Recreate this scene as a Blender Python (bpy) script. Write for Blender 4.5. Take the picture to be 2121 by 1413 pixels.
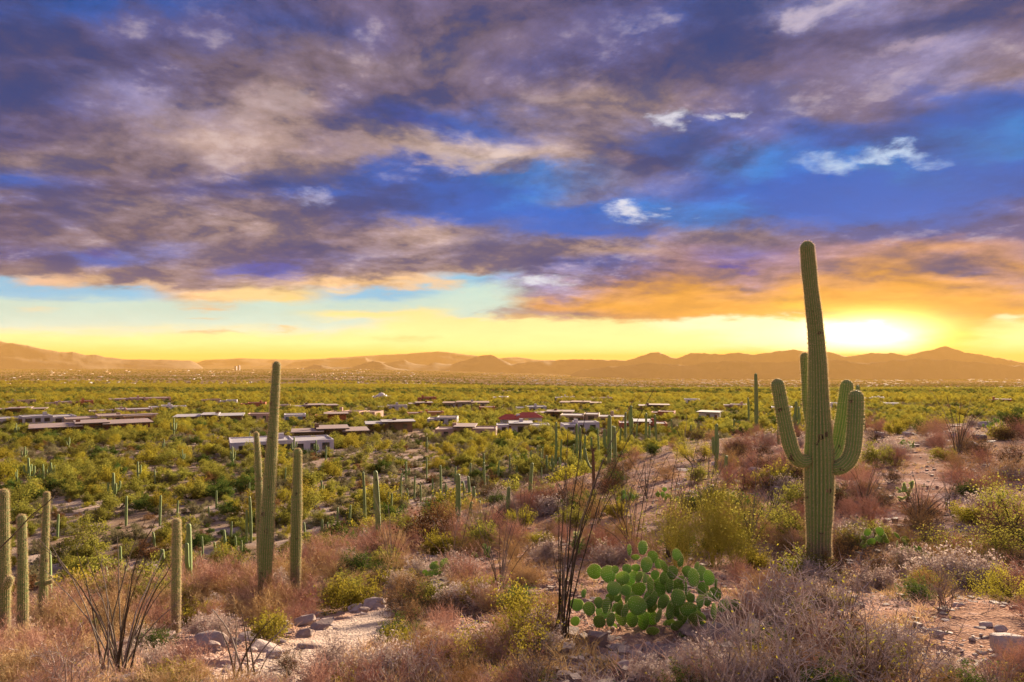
import bpy, bmesh, math
import numpy as np
from mathutils import Vector, Matrix

for _o in list(bpy.data.objects):
    bpy.data.objects.remove(_o)
SC = bpy.context.scene
COL = SC.collection
rng = np.random.default_rng(7)

# ------------------------------------------------------------------ camera
# The eye is the origin, looking level along +Y.  F is the focal length and HY the row of the level line,
# both in pixels of the 2121 x 1413 photograph.
F, HY, CX = 1414.0, 740.0, 1060.5
cam_d = bpy.data.cameras.new("camera")
cam_d.sensor_width = 36.0
cam_d.lens = 36.0 * F / 2121.0
cam_d.shift_y = (HY - 706.5) / 2121.0
cam_d.clip_start = 0.1
cam_d.clip_end = 400000.0
cam = bpy.data.objects.new("camera", cam_d)
cam.rotation_euler = (math.radians(90), 0, 0)
COL.objects.link(cam)
SC.camera = cam

# ------------------------------------------------------------------ exposure, sun, sky
EXPO = 2.0
SC.view_settings.view_transform = 'Standard'
SC.view_settings.look = 'None'
SC.view_settings.gamma = 1.0
SC.view_settings.use_curve_mapping = False
SC.view_settings.exposure = EXPO
SUN_AZ, SUN_EL = math.radians(33.0), math.radians(14.0)
sd = bpy.data.lights.new("sun", 'SUN')
sd.energy = 4.9
sd.angle = math.radians(7.0)
sd.color = (1.0, 0.80, 0.56)
sun = bpy.data.objects.new("sun", sd)
sv = Vector((math.sin(SUN_AZ) * math.cos(SUN_EL), math.cos(SUN_AZ) * math.cos(SUN_EL), math.sin(SUN_EL)))
sun.rotation_euler = sv.to_track_quat('Z', 'Y').to_euler()
COL.objects.link(sun)

cy = SC.cycles
cy.use_denoising = True
cy.max_bounces = 5
cy.diffuse_bounces = 3
cy.glossy_bounces = 1
cy.transmission_bounces = 3
cy.transparent_max_bounces = 6
cy.volume_bounces = 0
cy.use_adaptive_sampling = True
cy.adaptive_threshold = 0.012


def lin(c):
    return tuple(((v / 255.0) / 12.92 if v / 255.0 <= 0.04045 else ((v / 255.0 + 0.055) / 1.055) ** 2.4) for v in c)


class NT:
    """small helper to write node trees as expressions"""
    def __init__(self, tree):
        self.t = tree

    def n(self, typ, **kw):
        nd = self.t.nodes.new(typ)
        for k, v in kw.items():
            setattr(nd, k, v)
        return nd

    def put(self, sock, v):
        if isinstance(v, bpy.types.NodeSocket):
            self.t.links.new(v, sock)
        elif v is not None:
            if sock.type == 'RGBA' and len(v) == 3:
                v = (*v, 1.0)
            sock.default_value = v

    def m(self, op, a, b=None, c=None, clamp=False):
        nd = self.n('ShaderNodeMath', operation=op, use_clamp=clamp)
        for i, v in enumerate((a, b, c)):
            if v is not None:
                self.put(nd.inputs[i], v)
        return nd.outputs[0]

    def vm(self, op, a, b=None, scale=None):
        nd = self.n('ShaderNodeVectorMath', operation=op)
        self.put(nd.inputs[0], a)
        if b is not None:
            self.put(nd.inputs[1], b)
        if scale is not None:
            self.put(nd.inputs['Scale'], scale)
        return nd.outputs['Value'] if op in ('LENGTH', 'DOT_PRODUCT', 'DISTANCE') else nd.outputs[0]

    def xyz(self, v):
        nd = self.n('ShaderNodeSeparateXYZ')
        self.put(nd.inputs[0], v)
        return nd.outputs[0], nd.outputs[1], nd.outputs[2]

    def comb(self, x=0.0, y=0.0, z=0.0):
        nd = self.n('ShaderNodeCombineXYZ')
        for i, v in enumerate((x, y, z)):
            self.put(nd.inputs[i], v)
        return nd.outputs[0]

    def mix(self, f, a, b, blend='MIX'):
        nd = self.n('ShaderNodeMix', data_type='RGBA', blend_type=blend, clamp_factor=True)
        self.put(nd.inputs[0], f)
        self.put(nd.inputs[6], a)
        self.put(nd.inputs[7], b)
        return nd.outputs[2]

    def noise(self, vec, scale=1.0, detail=4.0, rough=0.5, dist=0.0, dims='3D', lac=2.0):
        nd = self.n('ShaderNodeTexNoise', noise_dimensions=dims)
        if vec is not None:
            self.put(nd.inputs['Vector'], vec)
        nd.inputs['Scale'].default_value = scale
        nd.inputs['Detail'].default_value = detail
        nd.inputs['Roughness'].default_value = rough
        nd.inputs['Lacunarity'].default_value = lac
        nd.inputs['Distortion'].default_value = dist
        return nd

    def smooth(self, x, a, b):
        nd = self.n('ShaderNodeMapRange', interpolation_type='SMOOTHSTEP')
        self.put(nd.inputs[0], x)
        nd.inputs[1].default_value = a
        nd.inputs[2].default_value = b
        return nd.outputs[0]

    def ramp(self, f, stops, interp='LINEAR'):
        nd = self.n('ShaderNodeValToRGB')
        cr = nd.color_ramp
        cr.interpolation = interp
        while len(cr.elements) > 1:
            cr.elements.remove(cr.elements[0])
        first = True
        for p, c in stops:
            if len(c) == 3:
                c = (*c, 1.0)
            if first:
                e = cr.elements[0]
                e.position = p
                first = False
            else:
                e = cr.elements.new(p)
            e.color = c
        self.put(nd.inputs[0], f)
        return nd


def build_world():
    w = bpy.data.worlds.new("World")
    SC.world = w
    w.use_nodes = True
    t = w.node_tree
    t.nodes.clear()
    N = NT(t)
    tc = N.n('ShaderNodeTexCoord').outputs['Generated']
    d = N.vm('NORMALIZE', tc)
    x, y, z = N.xyz(d)
    az = N.m('ARCTAN2', x, y)
    azc = N.m('MINIMUM', N.m('MAXIMUM', az, -0.72), 0.72)
    hor = N.m('SQRT', N.m('ADD', N.m('MULTIPLY', x, x), N.m('MULTIPLY', y, y)))
    v0 = N.m('DIVIDE', N.m('DIVIDE', z, N.m('MAXIMUM', hor, 0.02)), N.m('COSINE', azc))
    u0 = N.m('TANGENT', azc)
    zz = N.m('ADD', N.m('MAXIMUM', z, 0.0), 0.20)
    P = N.comb(N.m('DIVIDE', x, zz), N.m('DIVIDE', y, zz), 0.0)     # a flat cloud deck seen in perspective
    # ragged, drifting cloud edges: displace the layout by cloud-deck turbulence
    wn = N.noise(P, 1.2, 6.0, 0.58, 0.4)
    wr, wg, wb = N.xyz(wn.outputs['Color'])
    wn2 = N.noise(P, 5.0, 6.0, 0.64, 0.3)
    w2r, w2g, w2b = N.xyz(wn2.outputs['Color'])
    amp = N.m('ADD', 0.13, N.m('MULTIPLY', N.smooth(v0, 0.03, 0.40), 1.0))
    du = N.m('ADD', N.m('MULTIPLY', N.m('SUBTRACT', wr, 0.5), 0.34), N.m('MULTIPLY', N.m('SUBTRACT', w2r, 0.5), 0.17))
    dv = N.m('ADD', N.m('MULTIPLY', N.m('SUBTRACT', wg, 0.5), 0.13), N.m('MULTIPLY', N.m('SUBTRACT', w2g, 0.5), 0.085))
    u = N.m('ADD', u0, N.m('MULTIPLY', du, N.m('ADD', amp, 0.25)))
    v = N.m('ADD', v0, N.m('MULTIPLY', dv, N.m('ADD', amp, 0.17)))
    pal = dict(
        N=(52, 80, 148), B=(14, 98, 194), D=(0, 104, 206), C=(20, 140, 230), P=(84, 86, 136), M=(112, 102, 138),
        G=(118, 104, 124), T=(146, 128, 140), K=(178, 152, 146), L=(206, 186, 178), W=(236, 236, 246), V=(150, 144, 188),
        Y=(255, 240, 165), y=(255, 220, 138), S=(128, 200, 236), s=(196, 230, 218), O=(238, 165, 72), o=(214, 152, 100),
        R=(166, 130, 142), H=(255, 250, 205), A=(255, 192, 66), E=(242, 198, 150), I=(44, 84, 180))
    det = dict(N=.9, B=.5, D=.3, C=.4, P=1, M=1, G=1, T=1, K=1, L=1, W=1, V=1, Y=.06, y=.03, S=.08, s=.06, O=.35, o=.6, R=.8, H=.05, A=.25, E=.6, I=.6)
    xs = [0, 141, 283, 424, 566, 707, 848, 990, 1131, 1273, 1414, 1555, 1697, 1838, 1980, 2121]
    rows = [
        (0,   "N B N N P M M M M P N N V M M P"),
        (60,  "N P P P N P M G M P N P M N M M"),
        (130, "P P P G G G T M P P M M M V G T"),
        (200, "N P V T K M G M T K M N G M B B"),
        (270, "P M T K K M N B T T B M B N B C"),
        (330, "T T G T K T K L K P N C B C D D"),
        (385, "B P G P N B N B C T B D D D D B"),
        (430, "G N T T T P B D D D C B D D B P"),
        (475, "P T G T K M K K D D T T M N N P"),
        (520, "P N B T M N K N T K R I R R o R"),
        (556, "T T T T I T T K N N R R R o P o"),
        (580, "S E T T K E E S V P o R o O o R"),
        (605, "S S S E y S S s V o O o O O O o"),
        (632, "s s s s s s s s o O O O A A O O"),
        (650, "s s s s s Y Y s T o O O O A O O"),
        (665, "s s s s s s Y Y Y Y H H H A O Y"),
        (700, "Y Y Y Y Y Y Y Y Y Y Y H H H A Y"),
        (740, "y y y y y y y Y Y Y Y A H H A y"),
    ]
    fu = N.m('DIVIDE', N.m('ADD', u, 0.80), 1.60)
    colr = det_a = None
    prev_v = None
    for py, keys in reversed(rows):              # from the horizon upwards
        keys = keys.split()
        st = [(((px - CX) / F + 0.80) / 1.60, (*lin(pal[k]), det[k])) for px, k in zip(xs, keys)]
        rp = N.ramp(fu, st, 'B_SPLINE' if py < 550 else 'EASE')
        vv = (HY - py) / F
        if colr is None:
            colr, det_a = rp.outputs[0], rp.outputs[1]
        else:
            f = N.smooth(v, prev_v, vv)
            colr = N.mix(f, colr, rp.outputs[0])
            det_a = N.m('ADD', N.m('MULTIPLY', det_a, N.m('SUBTRACT', 1.0, f)), N.m('MULTIPLY', rp.outputs[1], f))
        prev_v = vv
    # beside, behind and overhead the deck goes on, brightened as unseen front fill
    wrap = N.m('MAXIMUM', N.smooth(N.m('ABSOLUTE', az), 0.78, 1.6), N.smooth(v0, 0.6, 1.6))
    side = N.ramp(v0, [(0.0, (*lin((244, 214, 178)), .05)), (0.06, (*lin((206, 214, 222)), .1)), (0.12, (*lin((198, 184, 200)), 1)), (0.30, (*lin((192, 180, 204)), 1)), (0.6, (*lin((176, 168, 200)), 1))])
    colr = N.mix(wrap, colr, side.outputs[0])
    det_a = N.m('ADD', N.m('MULTIPLY', det_a, N.m('SUBTRACT', 1.0, wrap)), N.m('MULTIPLY', side.outputs[1], wrap))
    # cloud body: billows, lit rims, thin places
    n1 = N.noise(P, 2.0, 7.0, 0.60, 0.25).outputs[0]
    n2 = N.noise(N.vm('ADD', P, (0.05, 0.08, 0.0)), 2.0, 7.0, 0.60, 0.25).outputs[0]
    n3 = N.noise(P, 9.0, 5.0, 0.62, 0.15).outputs[0]
    crisp = N.m('SUBTRACT', N.smooth(n1, 0.41, 0.59), 0.5)
    puff = N.m('SUBTRACT', N.m('ABSOLUTE', N.m('SUBTRACT', N.m('MULTIPLY', n3, 2.0), 1.0)), 0.22)
    body = N.m('ADD', N.m('MULTIPLY', crisp, 0.46), N.m('MULTIPLY', puff, 0.70))
    rim = N.m('MULTIPLY', N.m('SUBTRACT', n1, n2), 2.2)
    k = N.m('MULTIPLY', N.m('ADD', body, rim), det_a)
    gain = N.m('MAXIMUM', N.m('ADD', 1.0, N.m('MULTIPLY', k, 1.1)), 0.42)
    colr = N.vm('SCALE', colr, scale=gain)
    lit = N.m('MULTIPLY', N.smooth(k, 0.18, 0.66), 0.48)
    colr = N.mix(lit, colr, lin((214, 196, 194)))
    cool = N.m('MULTIPLY', N.smooth(N.m('MULTIPLY', k, -1.0), 0.12, 0.55), 0.38)
    colr = N.mix(cool, colr, lin((8, 82, 166)))

    def lobe(px, py, rx, ry, lo=0.25, hi=1.1, nz=0.9):
        a = N.m('DIVIDE', N.m('SUBTRACT', u, (px - CX) / F), rx / F)
        b = N.m('DIVIDE', N.m('SUBTRACT', v, (HY - py) / F), ry / F)
        q = N.m('SQRT', N.m('ADD', N.m('MULTIPLY', a, a), N.m('MULTIPLY', b, b)))
        q = N.m('ADD', N.m('SUBTRACT', 1.0, q), N.m('MULTIPLY', N.m('SUBTRACT', n3, 0.5), nz * 1.6))
        return N.smooth(q, lo - 0.25, hi)
    for px, py, rx, ry, c, s in [
            (670, 402, 60, 24, (190, 190, 225), .65), (1130, 592, 70, 14, (235, 245, 250), .8), (1640, 4, 70, 30, (215, 200, 215), .7),
            (1775, 118, 80, 22, (190, 170, 190), .6), (560, 200, 90, 34, (190, 170, 175), .55), (930, 350, 130, 26, (205, 182, 172), .5),
            (1130, 205, 110, 24, (185, 165, 172), .5), (2060, 470, 0.1, 0.1, (0, 0, 0), 0.0),
            (430, 630, 95, 10, (238, 196, 150), .85), (435, 686, 100, 8, (214, 176, 140), .85), (575, 678, 45, 7, (240, 198, 140), .7),
            (430, 655, 40, 6, (236, 196, 150), .6), (850, 701, 100, 9, (244, 200, 132), .7), (70, 645, 50, 10, (246, 226, 180), .5),
            (100, 577, 130, 22, (242, 196, 164), 1.0), (520, 605, 110, 16, (252, 220, 160), 1.0), (900, 590, 100, 15, (248, 210, 166), 1.0), (330, 588, 120, 12, (236, 196, 160), .8), (700, 598, 70, 10, (250, 220, 170), .9),
            (1010, 575, 40, 9, (150, 210, 240), .7), (1095, 655, 130, 13, (206, 160, 110), .7), (1045, 648, 70, 9, (140, 120, 140), .6),
            (1100, 620, 70, 14, (90, 96, 160), .7), (1540, 545, 90, 13, (36, 64, 170), .9), (1950, 668, 115, 26, (244, 174, 76), .85),
            (2085, 650, 55, 16, (255, 246, 200), .8), (1790, 664, 60, 14, (255, 255, 235), 1.0), (230, 505, 62, 20, (60, 70, 160), .7),
            (560, 545, 50, 10, (60, 84, 180), .8), (1185, 470, 170, 30, (0, 104, 206), 1.0), (1850, 390, 300, 50, (0, 102, 204), 1.0), (1640, 400, 190, 40, (0, 98, 198), .9), (1980, 240, 190, 30, (4, 94, 190), .8), (960, 420, 150, 30, (10, 94, 192), .7), (1330, 300, 120, 26, (20, 96, 188), .5), (880, 270, 110, 34, (60, 84, 168), .7),
            (1355, 245, 60, 38, (240, 240, 250), .85), (1455, 236, 50, 18, (240, 235, 240), .75),
            (1750, 340, 110, 34, (206, 228, 250), .85), (1890, 314, 150, 22, (200, 224, 252), .9), (1335, 428, 56, 20, (245, 245, 252), .85)]:
        if s > 0:
            colr = N.mix(N.m('MULTIPLY', lobe(px, py, rx, ry), s), colr, lin(c))
    colr = N.vm('SCALE', colr, scale=N.m('SUBTRACT', 1.0, N.m('MULTIPLY', N.smooth(v0, 0.09, 0.16), 0.08)))
    hz = N.m('ADD', 1.0, N.m('MULTIPLY', N.m('SUBTRACT', 1.0, N.smooth(v0, 0.0, 0.075)), 0.32))
    colr = N.vm('SCALE', colr, scale=hz)
    # the low sun itself, behind thin cloud just over the range
    sdir = Vector(((1800 - CX) / F, 1.0, (HY - 690) / F)).normalized()
    ds = N.vm('SUBTRACT', d, tuple(sdir))
    dx, dy, dz = N.xyz(ds)
    rr = N.m('SQRT', N.m('ADD', N.m('ADD', N.m('MULTIPLY', dx, dx), N.m('MULTIPLY', dy, dy)), N.m('MULTIPLY', N.m('MULTIPLY', dz, dz), 9.0)))
    g1 = N.m('POWER', 2.718, N.m('MULTIPLY', N.m('MULTIPLY', rr, rr), -260.0))
    g2 = N.m('POWER', 2.718, N.m('MULTIPLY', rr, -7.5))
    thin = N.m('MULTIPLY', N.m('SUBTRACT', 1.0, N.smooth(v0, 0.045, 0.13)), 1.0)
    glow = N.m('ADD', N.m('MULTIPLY', g1, N.m('MULTIPLY', thin, 5.0)), N.m('MULTIPLY', N.m('MULTIPLY', g2, thin), 0.45))
    colr = N.vm('ADD', colr, N.vm('SCALE', (1.0, 0.72, 0.26), scale=glow))
    sky = N.n('ShaderNodeTexSky', sky_type='NISHITA', sun_disc=False)
    sky.sun_elevation = SUN_EL
    sky.sun_rotation = SUN_AZ
    colr = N.vm('ADD', colr, N.vm('SCALE', sky.outputs[0], scale=0.0008))
    bg = N.n('ShaderNodeBackground')
    N.put(bg.inputs[0], colr)
    bg.inputs[1].default_value = SKY_GAIN / 2.0 ** EXPO
    out = N.n('ShaderNodeOutputWorld')
    t.links.new(bg.outputs[0], out.inputs[0])
    w.cycles.sampling_method = 'MANUAL'
    w.cycles.sample_map_resolution = 512


SKY_GAIN = 1.0
build_world()


# ------------------------------------------------------------------ helpers
def tag(o, label=None, cat=None, group=None, kind=None):
    if label: o["label"] = label
    if cat: o["category"] = cat
    if group: o["group"] = group
    if kind: o["kind"] = kind
    return o


def mesh_np(name, V, Fc, mats, midx=None, smooth=False, attrs=None):
    """V (n,3), Fc a list of (m,3|4) index arrays"""
    if isinstance(Fc, np.ndarray):
        Fc = [Fc]
    Fc = [np.asarray(f, dtype=np.int32) for f in Fc if len(f)]
    me = bpy.data.meshes.new(name)
    V = np.asarray(V, dtype=np.float32)
    me.vertices.add(len(V))
    me.vertices.foreach_set("co", V.ravel())
    tot = np.concatenate([np.full(len(f), f.shape[1], dtype=np.int32) for f in Fc])
    idx = np.concatenate([f.ravel() for f in Fc])
    me.loops.add(len(idx))
    me.loops.foreach_set("vertex_index", idx)
    me.polygons.add(len(tot))
    start = np.concatenate([[0], np.cumsum(tot)[:-1]]).astype(np.int32)
    me.polygons.foreach_set("loop_start", start)
    me.polygons.foreach_set("loop_total", tot)
    if midx is not None:
        me.polygons.foreach_set("material_index", np.asarray(midx, dtype=np.int32))
    me.polygons.foreach_set("use_smooth", np.full(len(tot), bool(smooth)))
    for k, a in (attrs or {}).items():
        at = me.attributes.new(k, 'FLOAT', 'POINT')
        at.data.foreach_set("value", np.asarray(a, dtype=np.float32))
    for m in (mats if isinstance(mats, (list, tuple)) else [mats]):
        me.materials.append(m)
    me.update(calc_edges=True)
    return me


def link(name, data, parent=None, loc=None, rz=0.0, scale=None):
    o = bpy.data.objects.new(name, data)
    COL.objects.link(o)
    if parent is not None: o.parent = parent
    if loc is not None: o.location = loc
    if rz: o.rotation_euler = (0, 0, rz)
    if scale is not None: o.scale = scale if hasattr(scale, '__len__') else (scale,) * 3
    return o


def copy_tree(o, parent=None):
    c = o.copy()
    COL.objects.link(c)
    c.parent = parent
    for k in ("label", "group", "category", "kind"):
        pass
    for ch in o.children:
        copy_tree(ch, c)
    return c


class Pile:
    """collects vertices and faces, builds one mesh"""
    def __init__(self):
        self.V, self.F, self.M, self.T, self.n = [], [], [], [], 0

    def add(self, V, Fa, mi=0, tint=None):
        V = np.asarray(V, dtype=np.float64).reshape(-1, 3)
        Fa = np.asarray(Fa)
        self.V.append(V)
        self.F.append(Fa + self.n)
        self.M.append(np.full(len(Fa), mi))
        self.T.append(np.zeros(len(V)) if tint is None else np.broadcast_to(np.asarray(tint, dtype=float), (len(V),)))
        self.n += len(V)
        return self

    def mesh(self, name, mats, smooth=False):
        return mesh_np(name, np.concatenate(self.V), self.F, mats, np.concatenate(self.M), smooth, {"tint": np.concatenate(self.T)})


def box_vf(x0, x1, y0, y1, z0, z1):
    V = [(x, y, z) for z in (z0, z1) for x, y in ((x0, y0), (x1, y0), (x1, y1), (x0, y1))]
    Fc = [(3, 2, 1, 0), (4, 5, 6, 7), (0, 1, 5, 4), (1, 2, 6, 5), (2, 3, 7, 6), (3, 0, 4, 7)]
    return np.array(V, dtype=float), np.array(Fc)


def vhash(ix, iy, seed):
    h = (ix.astype(np.int64) * 374761393 + iy.astype(np.int64) * 668265263 + seed * 974711) & 0x7fffffff
    h = ((h ^ (h >> 13)) * 1274126177) & 0x7fffffff
    return ((h ^ (h >> 16)) & 0xffff) / 65535.0


def vnoise(x, y, seed=0):
    x = np.asarray(x, dtype=float); y = np.asarray(y, dtype=float)
    ix, iy = np.floor(x).astype(np.int64), np.floor(y).astype(np.int64)
    fx, fy = x - ix, y - iy
    fx = fx * fx * fx * (fx * (fx * 6 - 15) + 10); fy = fy * fy * fy * (fy * (fy * 6 - 15) + 10)
    a, b = vhash(ix, iy, seed), vhash(ix + 1, iy, seed)
    c, d_ = vhash(ix, iy + 1, seed), vhash(ix + 1, iy + 1, seed)
    return (a * (1 - fx) + b * fx) * (1 - fy) + (c * (1 - fx) + d_ * fx) * fy


def fbm(x, y, octv=4, seed=0, gain=0.5):
    s, amp, tot = 0.0, 1.0, 0.0
    x = np.asarray(x, dtype=float); y = np.asarray(y, dtype=float)
    for o in range(octv):
        s = s + amp * (vnoise(x + 17.3 * o, y - 9.1 * o, seed + o) - 0.5)
        tot += amp
        amp *= gain
        x, y = x * 2.03, y * 2.03
    return s / tot * 2.0


# ------------------------------------------------------------------ lie of the land (heights below the eye)
_tk = np.array([-.93, -.75, -.54, -.40, -.25, -.04, .134, .24, .35, .45, .63, .75, .93])
_de = np.array([18, 20, 25, 26, 32, 45, 60, 70, 75, 70, 65, 60, 58.])
_ye = np.array([1310, 1285, 1215, 1195, 1130, 1035, 960, 905, 893, 882, 868, 870, 872.])
_dm = np.array([12, 12, 13, 14, 14, 14, 14, 14, 14, 14, 14, 14, 14.])
_ym = np.array([1375, 1362, 1310, 1285, 1268, 1248, 1215, 1200, 1192, 1183, 1176, 1170, 1165.])
_bd = np.array([0, 30, 55, 90, 160, 300, 500, 800, 1500, 3000, 5000, 9000, 15000, 30000, 90000.])
_bz = np.array([-13, -16, -18.6, -20, -22, -26, -31.5, -39, -60, -95, -125, -150, -170, -185, -185.])
_xd = np.array([0, 800, 1500, 3000, 5000, 9000, 15000, 90000.])
_xz = np.array([0, 0, -8, -32, -65, -120, -150, -150.])
_dg = np.exp(np.linspace(math.log(0.3), math.log(95000), 700))


def _table():
    tt = np.linspace(-.93, .93, 120)
    Z = np.zeros((len(tt), len(_dg)))
    for i, t in enumerate(tt):
        de, ye = np.interp(t, _tk, _de), np.interp(t, _tk, _ye)
        dm, ym = np.interp(t, _tk, _dm), np.interp(t, _tk, _ym)
        ze, zm = -(ye - HY) / F * de, -(ym - HY) / F * dm
        zn = np.interp(_dg, [0, 6, dm, de, de + 40, de + 400], [-1.7, -2.87, zm, ze, ze - 18, ze - 300])
        zb = np.interp(np.log(_dg), np.log(np.maximum(_bd, .1)), _bz)
        sr_ = np.clip((t + .3) / .6, 0, 1)
        zb = zb + sr_ * sr_ * (3 - 2 * sr_) * np.interp(np.log(_dg), np.log(np.maximum(_xd, .1)), _xz)
        k = 1.2
        z = np.logaddexp(zn / k, zb / k) * k
        z = np.where(_dg < de * .8, zn, z)
        w = np.hanning(23); w /= w.sum()
        Z[i] = np.convolve(np.pad(z, 11, mode='edge'), w, mode='valid')
    w = np.hanning(9); w /= w.sum()
    Zp = np.pad(Z, ((4, 4), (0, 0)), mode='edge')
    return tt, sum(w[j] * Zp[j:j + len(tt)] for j in range(9))


_TT, _TZ = _table()


def H(X, Y, fine=True):
    X = np.asarray(X, dtype=float); Y = np.asarray(Y, dtype=float)
    r = np.hypot(X, Y)
    az = np.arctan2(X, Y)
    azc = np.clip(az, -0.749, 0.749)
    d = np.maximum(r * np.cos(azc), 0.31)
    t = np.tan(azc)
    fi = np.clip((t + .93) / 1.86 * (len(_TT) - 1), 0, len(_TT) - 1.001)
    fj = np.clip((np.log(d) - math.log(0.3)) / (math.log(95000) - math.log(0.3)) * (len(_dg) - 1), 0, len(_dg) - 1.001)
    i, j = fi.astype(int), fj.astype(int)
    a, b = fi - i, fj - j
    z = (_TZ[i, j] * (1 - b) + _TZ[i, j + 1] * b) * (1 - a) + (_TZ[i + 1, j] * (1 - b) + _TZ[i + 1, j + 1] * b) * a
    back = np.clip((np.abs(az) - 1.0) / 1.2, 0, 1)
    z = z * (1 - back) + back * (-1.7 - 0.05 * np.minimum(r, 400) - np.clip(r - 400, 0, 9000) * .012)
    near = np.exp(-(r / 70.0) ** 2)
    z = z + 0.42 * near * np.clip(r / 10, 0, 1) * fbm(X / 7.0, Y / 7.0, 3, 3) + (1 - near) * np.clip(r / 900, 0, 1) * 2.2 * fbm(X / 60., Y / 60., 3, 5)
    z = z + np.clip((r - 300) / 3000, 0, 1) * np.clip(1 - (r - 9000) / 12000, 0, 1) * 5.0 * fbm(X / 700., Y / 450., 3, 8)
    if fine:
        q = fbm(X / 0.9, Y / 0.9, 5, 11, 0.55)
        led = fbm(X / 2.1 + Y / 6., Y / 1.3, 3, 21)
        led = np.abs(np.mod(led * 3.0, 1.0) - 0.5) * 2.0
        rocky = np.clip(fbm(X / 9.0 + 3, Y / 9.0, 2, 31) * 2.2 + 0.25, 0, 1)
        z = z + near * np.clip(r / 5, 0, 1) * (0.045 * q + 0.07 * rocky * (led ** 3))
    return z


_rd = np.exp(np.linspace(math.log(3.0), math.log(60000), 420))


def ground(px, py):
    """the ground point seen at this place of the photograph"""
    t, s = (px - CX) / F, -(py - HY) / F
    q = _rd
    for _ in range(2):
        g = s * q - H(t * q, q, False)
        k = int(np.argmax(g < 0))
        if k == 0:
            k = 1 if g[0] < 0 else len(q) - 1
        q = np.linspace(q[k - 1], q[k], 40)
    dd = q[20]
    return np.array([t * dd, dd, float(H(t * dd, dd, False))])


def at(px, py, dd):
    return np.array([(px - CX) / F * dd, dd, -(py - HY) / F * dd])


def pix(p):
    return CX + F * p[0] / p[1], HY - F * p[2] / p[1]


# ------------------------------------------------------------------ materials
def newmat(name):
    m = bpy.data.materials.new(name)
    m.use_nodes = True
    m.node_tree.nodes.clear()
    return m, NT(m.node_tree)


def finish(N, shader, disp=None):
    out = N.n('ShaderNodeOutputMaterial')
    N.t.links.new(shader, out.inputs['Surface'])


def attr(N, name):
    return N.n('ShaderNodeAttribute', attribute_name=name).outputs['Fac']


def principled(N, col, rough=0.85, normal=None, spec=0.25):
    b = N.n('ShaderNodeBsdfPrincipled')
    N.put(b.inputs['Base Color'], col)
    N.put(b.inputs['Roughness'], rough)
    b.inputs['Specular IOR Level'].default_value = spec
    if normal is not None:
        N.put(b.inputs['Normal'], normal)
    return b.outputs[0]


def bump(N, h, strength=0.5, dist=0.02):
    b = N.n('ShaderNodeBump')
    N.put(b.inputs['Height'], h)
    b.inputs['Strength'].default_value = strength
    b.inputs['Distance'].default_value = dist
    return b.outputs[0]


def leaf_mat(name, c1, c2, c3, trans=0.45, vary=0.35, sap=0.30):
    m, N = newmat(name)
    ti = attr(N, "tint")
    rnd = N.n('ShaderNodeObjectInfo').outputs['Random']
    pos = N.n('ShaderNodeNewGeometry').outputs['Position']
    f = N.m('ADD', N.m('MULTIPLY', ti, 0.75), N.m('MULTIPLY', N.m('SUBTRACT', rnd, 0.5), vary), clamp=True)
    col = N.ramp(f, [(0.0, c1), (0.5, c2), (1.0, c3)]).outputs[0]
    hsv = N.n('ShaderNodeHueSaturation')
    N.put(hsv.inputs['Hue'], N.m('ADD', 0.485, N.m('MULTIPLY', rnd, 0.03)))
    N.put(hsv.inputs['Value'], N.m('ADD', 0.78, N.m('MULTIPLY', N.m('FRACT', N.m('MULTIPLY', rnd, 7.31)), 0.44)))
    N.put(hsv.inputs['Color'], col)
    df = N.n('ShaderNodeBsdfDiffuse')
    tr = N.n('ShaderNodeBsdfTranslucent')
    N.put(df.inputs[0], hsv.outputs[0])
    N.put(tr.inputs[0], N.mix(sap, hsv.outputs[0], (0.42, 0.34, 0.05)))
    mx = N.n('ShaderNodeMixShader')
    mx.inputs[0].default_value = trans
    N.t.links.new(df.outputs[0], mx.inputs[1])
    N.t.links.new(tr.outputs[0], mx.inputs[2])
    finish(N, mx.outputs[0])
    return m


def twig_mat(name, c1, c2, c3, vary=0.5):
    m, N = newmat(name)
    ti = attr(N, "tint")
    rnd = N.n('ShaderNodeObjectInfo').outputs['Random']
    f = N.m('ADD', N.m('MULTIPLY', ti, 0.8), N.m('MULTIPLY', N.m('SUBTRACT', rnd, 0.4), vary), clamp=True)
    col = N.ramp(f, [(0.0, c1), (0.5, c2), (1.0, c3)]).outputs[0]
    df = N.n('ShaderNodeBsdfDiffuse')
    tr = N.n('ShaderNodeBsdfTranslucent')
    N.put(df.inputs[0], col)
    N.put(tr.inputs[0], col)
    mx = N.n('ShaderNodeMixShader')
    mx.inputs[0].default_value = 0.30        # fine dry twigs let low light through
    N.t.links.new(df.outputs[0], mx.inputs[1])
    N.t.links.new(tr.outputs[0], mx.inputs[2])
    finish(N, mx.outputs[0])
    return m


def plain_mat(name, c, rough=0.85, mott=0.15, scale=3.0, bumpy=0.0, spec=0.2):
    m, N = newmat(name)
    pos = N.n('ShaderNodeNewGeometry').outputs['Position']
    n = N.noise(pos, scale, 5, 0.6).outputs[0]
    col = N.mix(n, tuple(v * (1 - mott) for v in c), tuple(min(v * (1 + mott), 0.95) for v in c))
    nm = bump(N, N.noise(pos, scale * 6, 4, 0.6).outputs[0], bumpy, 0.02) if bumpy else None
    finish(N, principled(N, col, rough, nm, spec))
    return m


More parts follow.
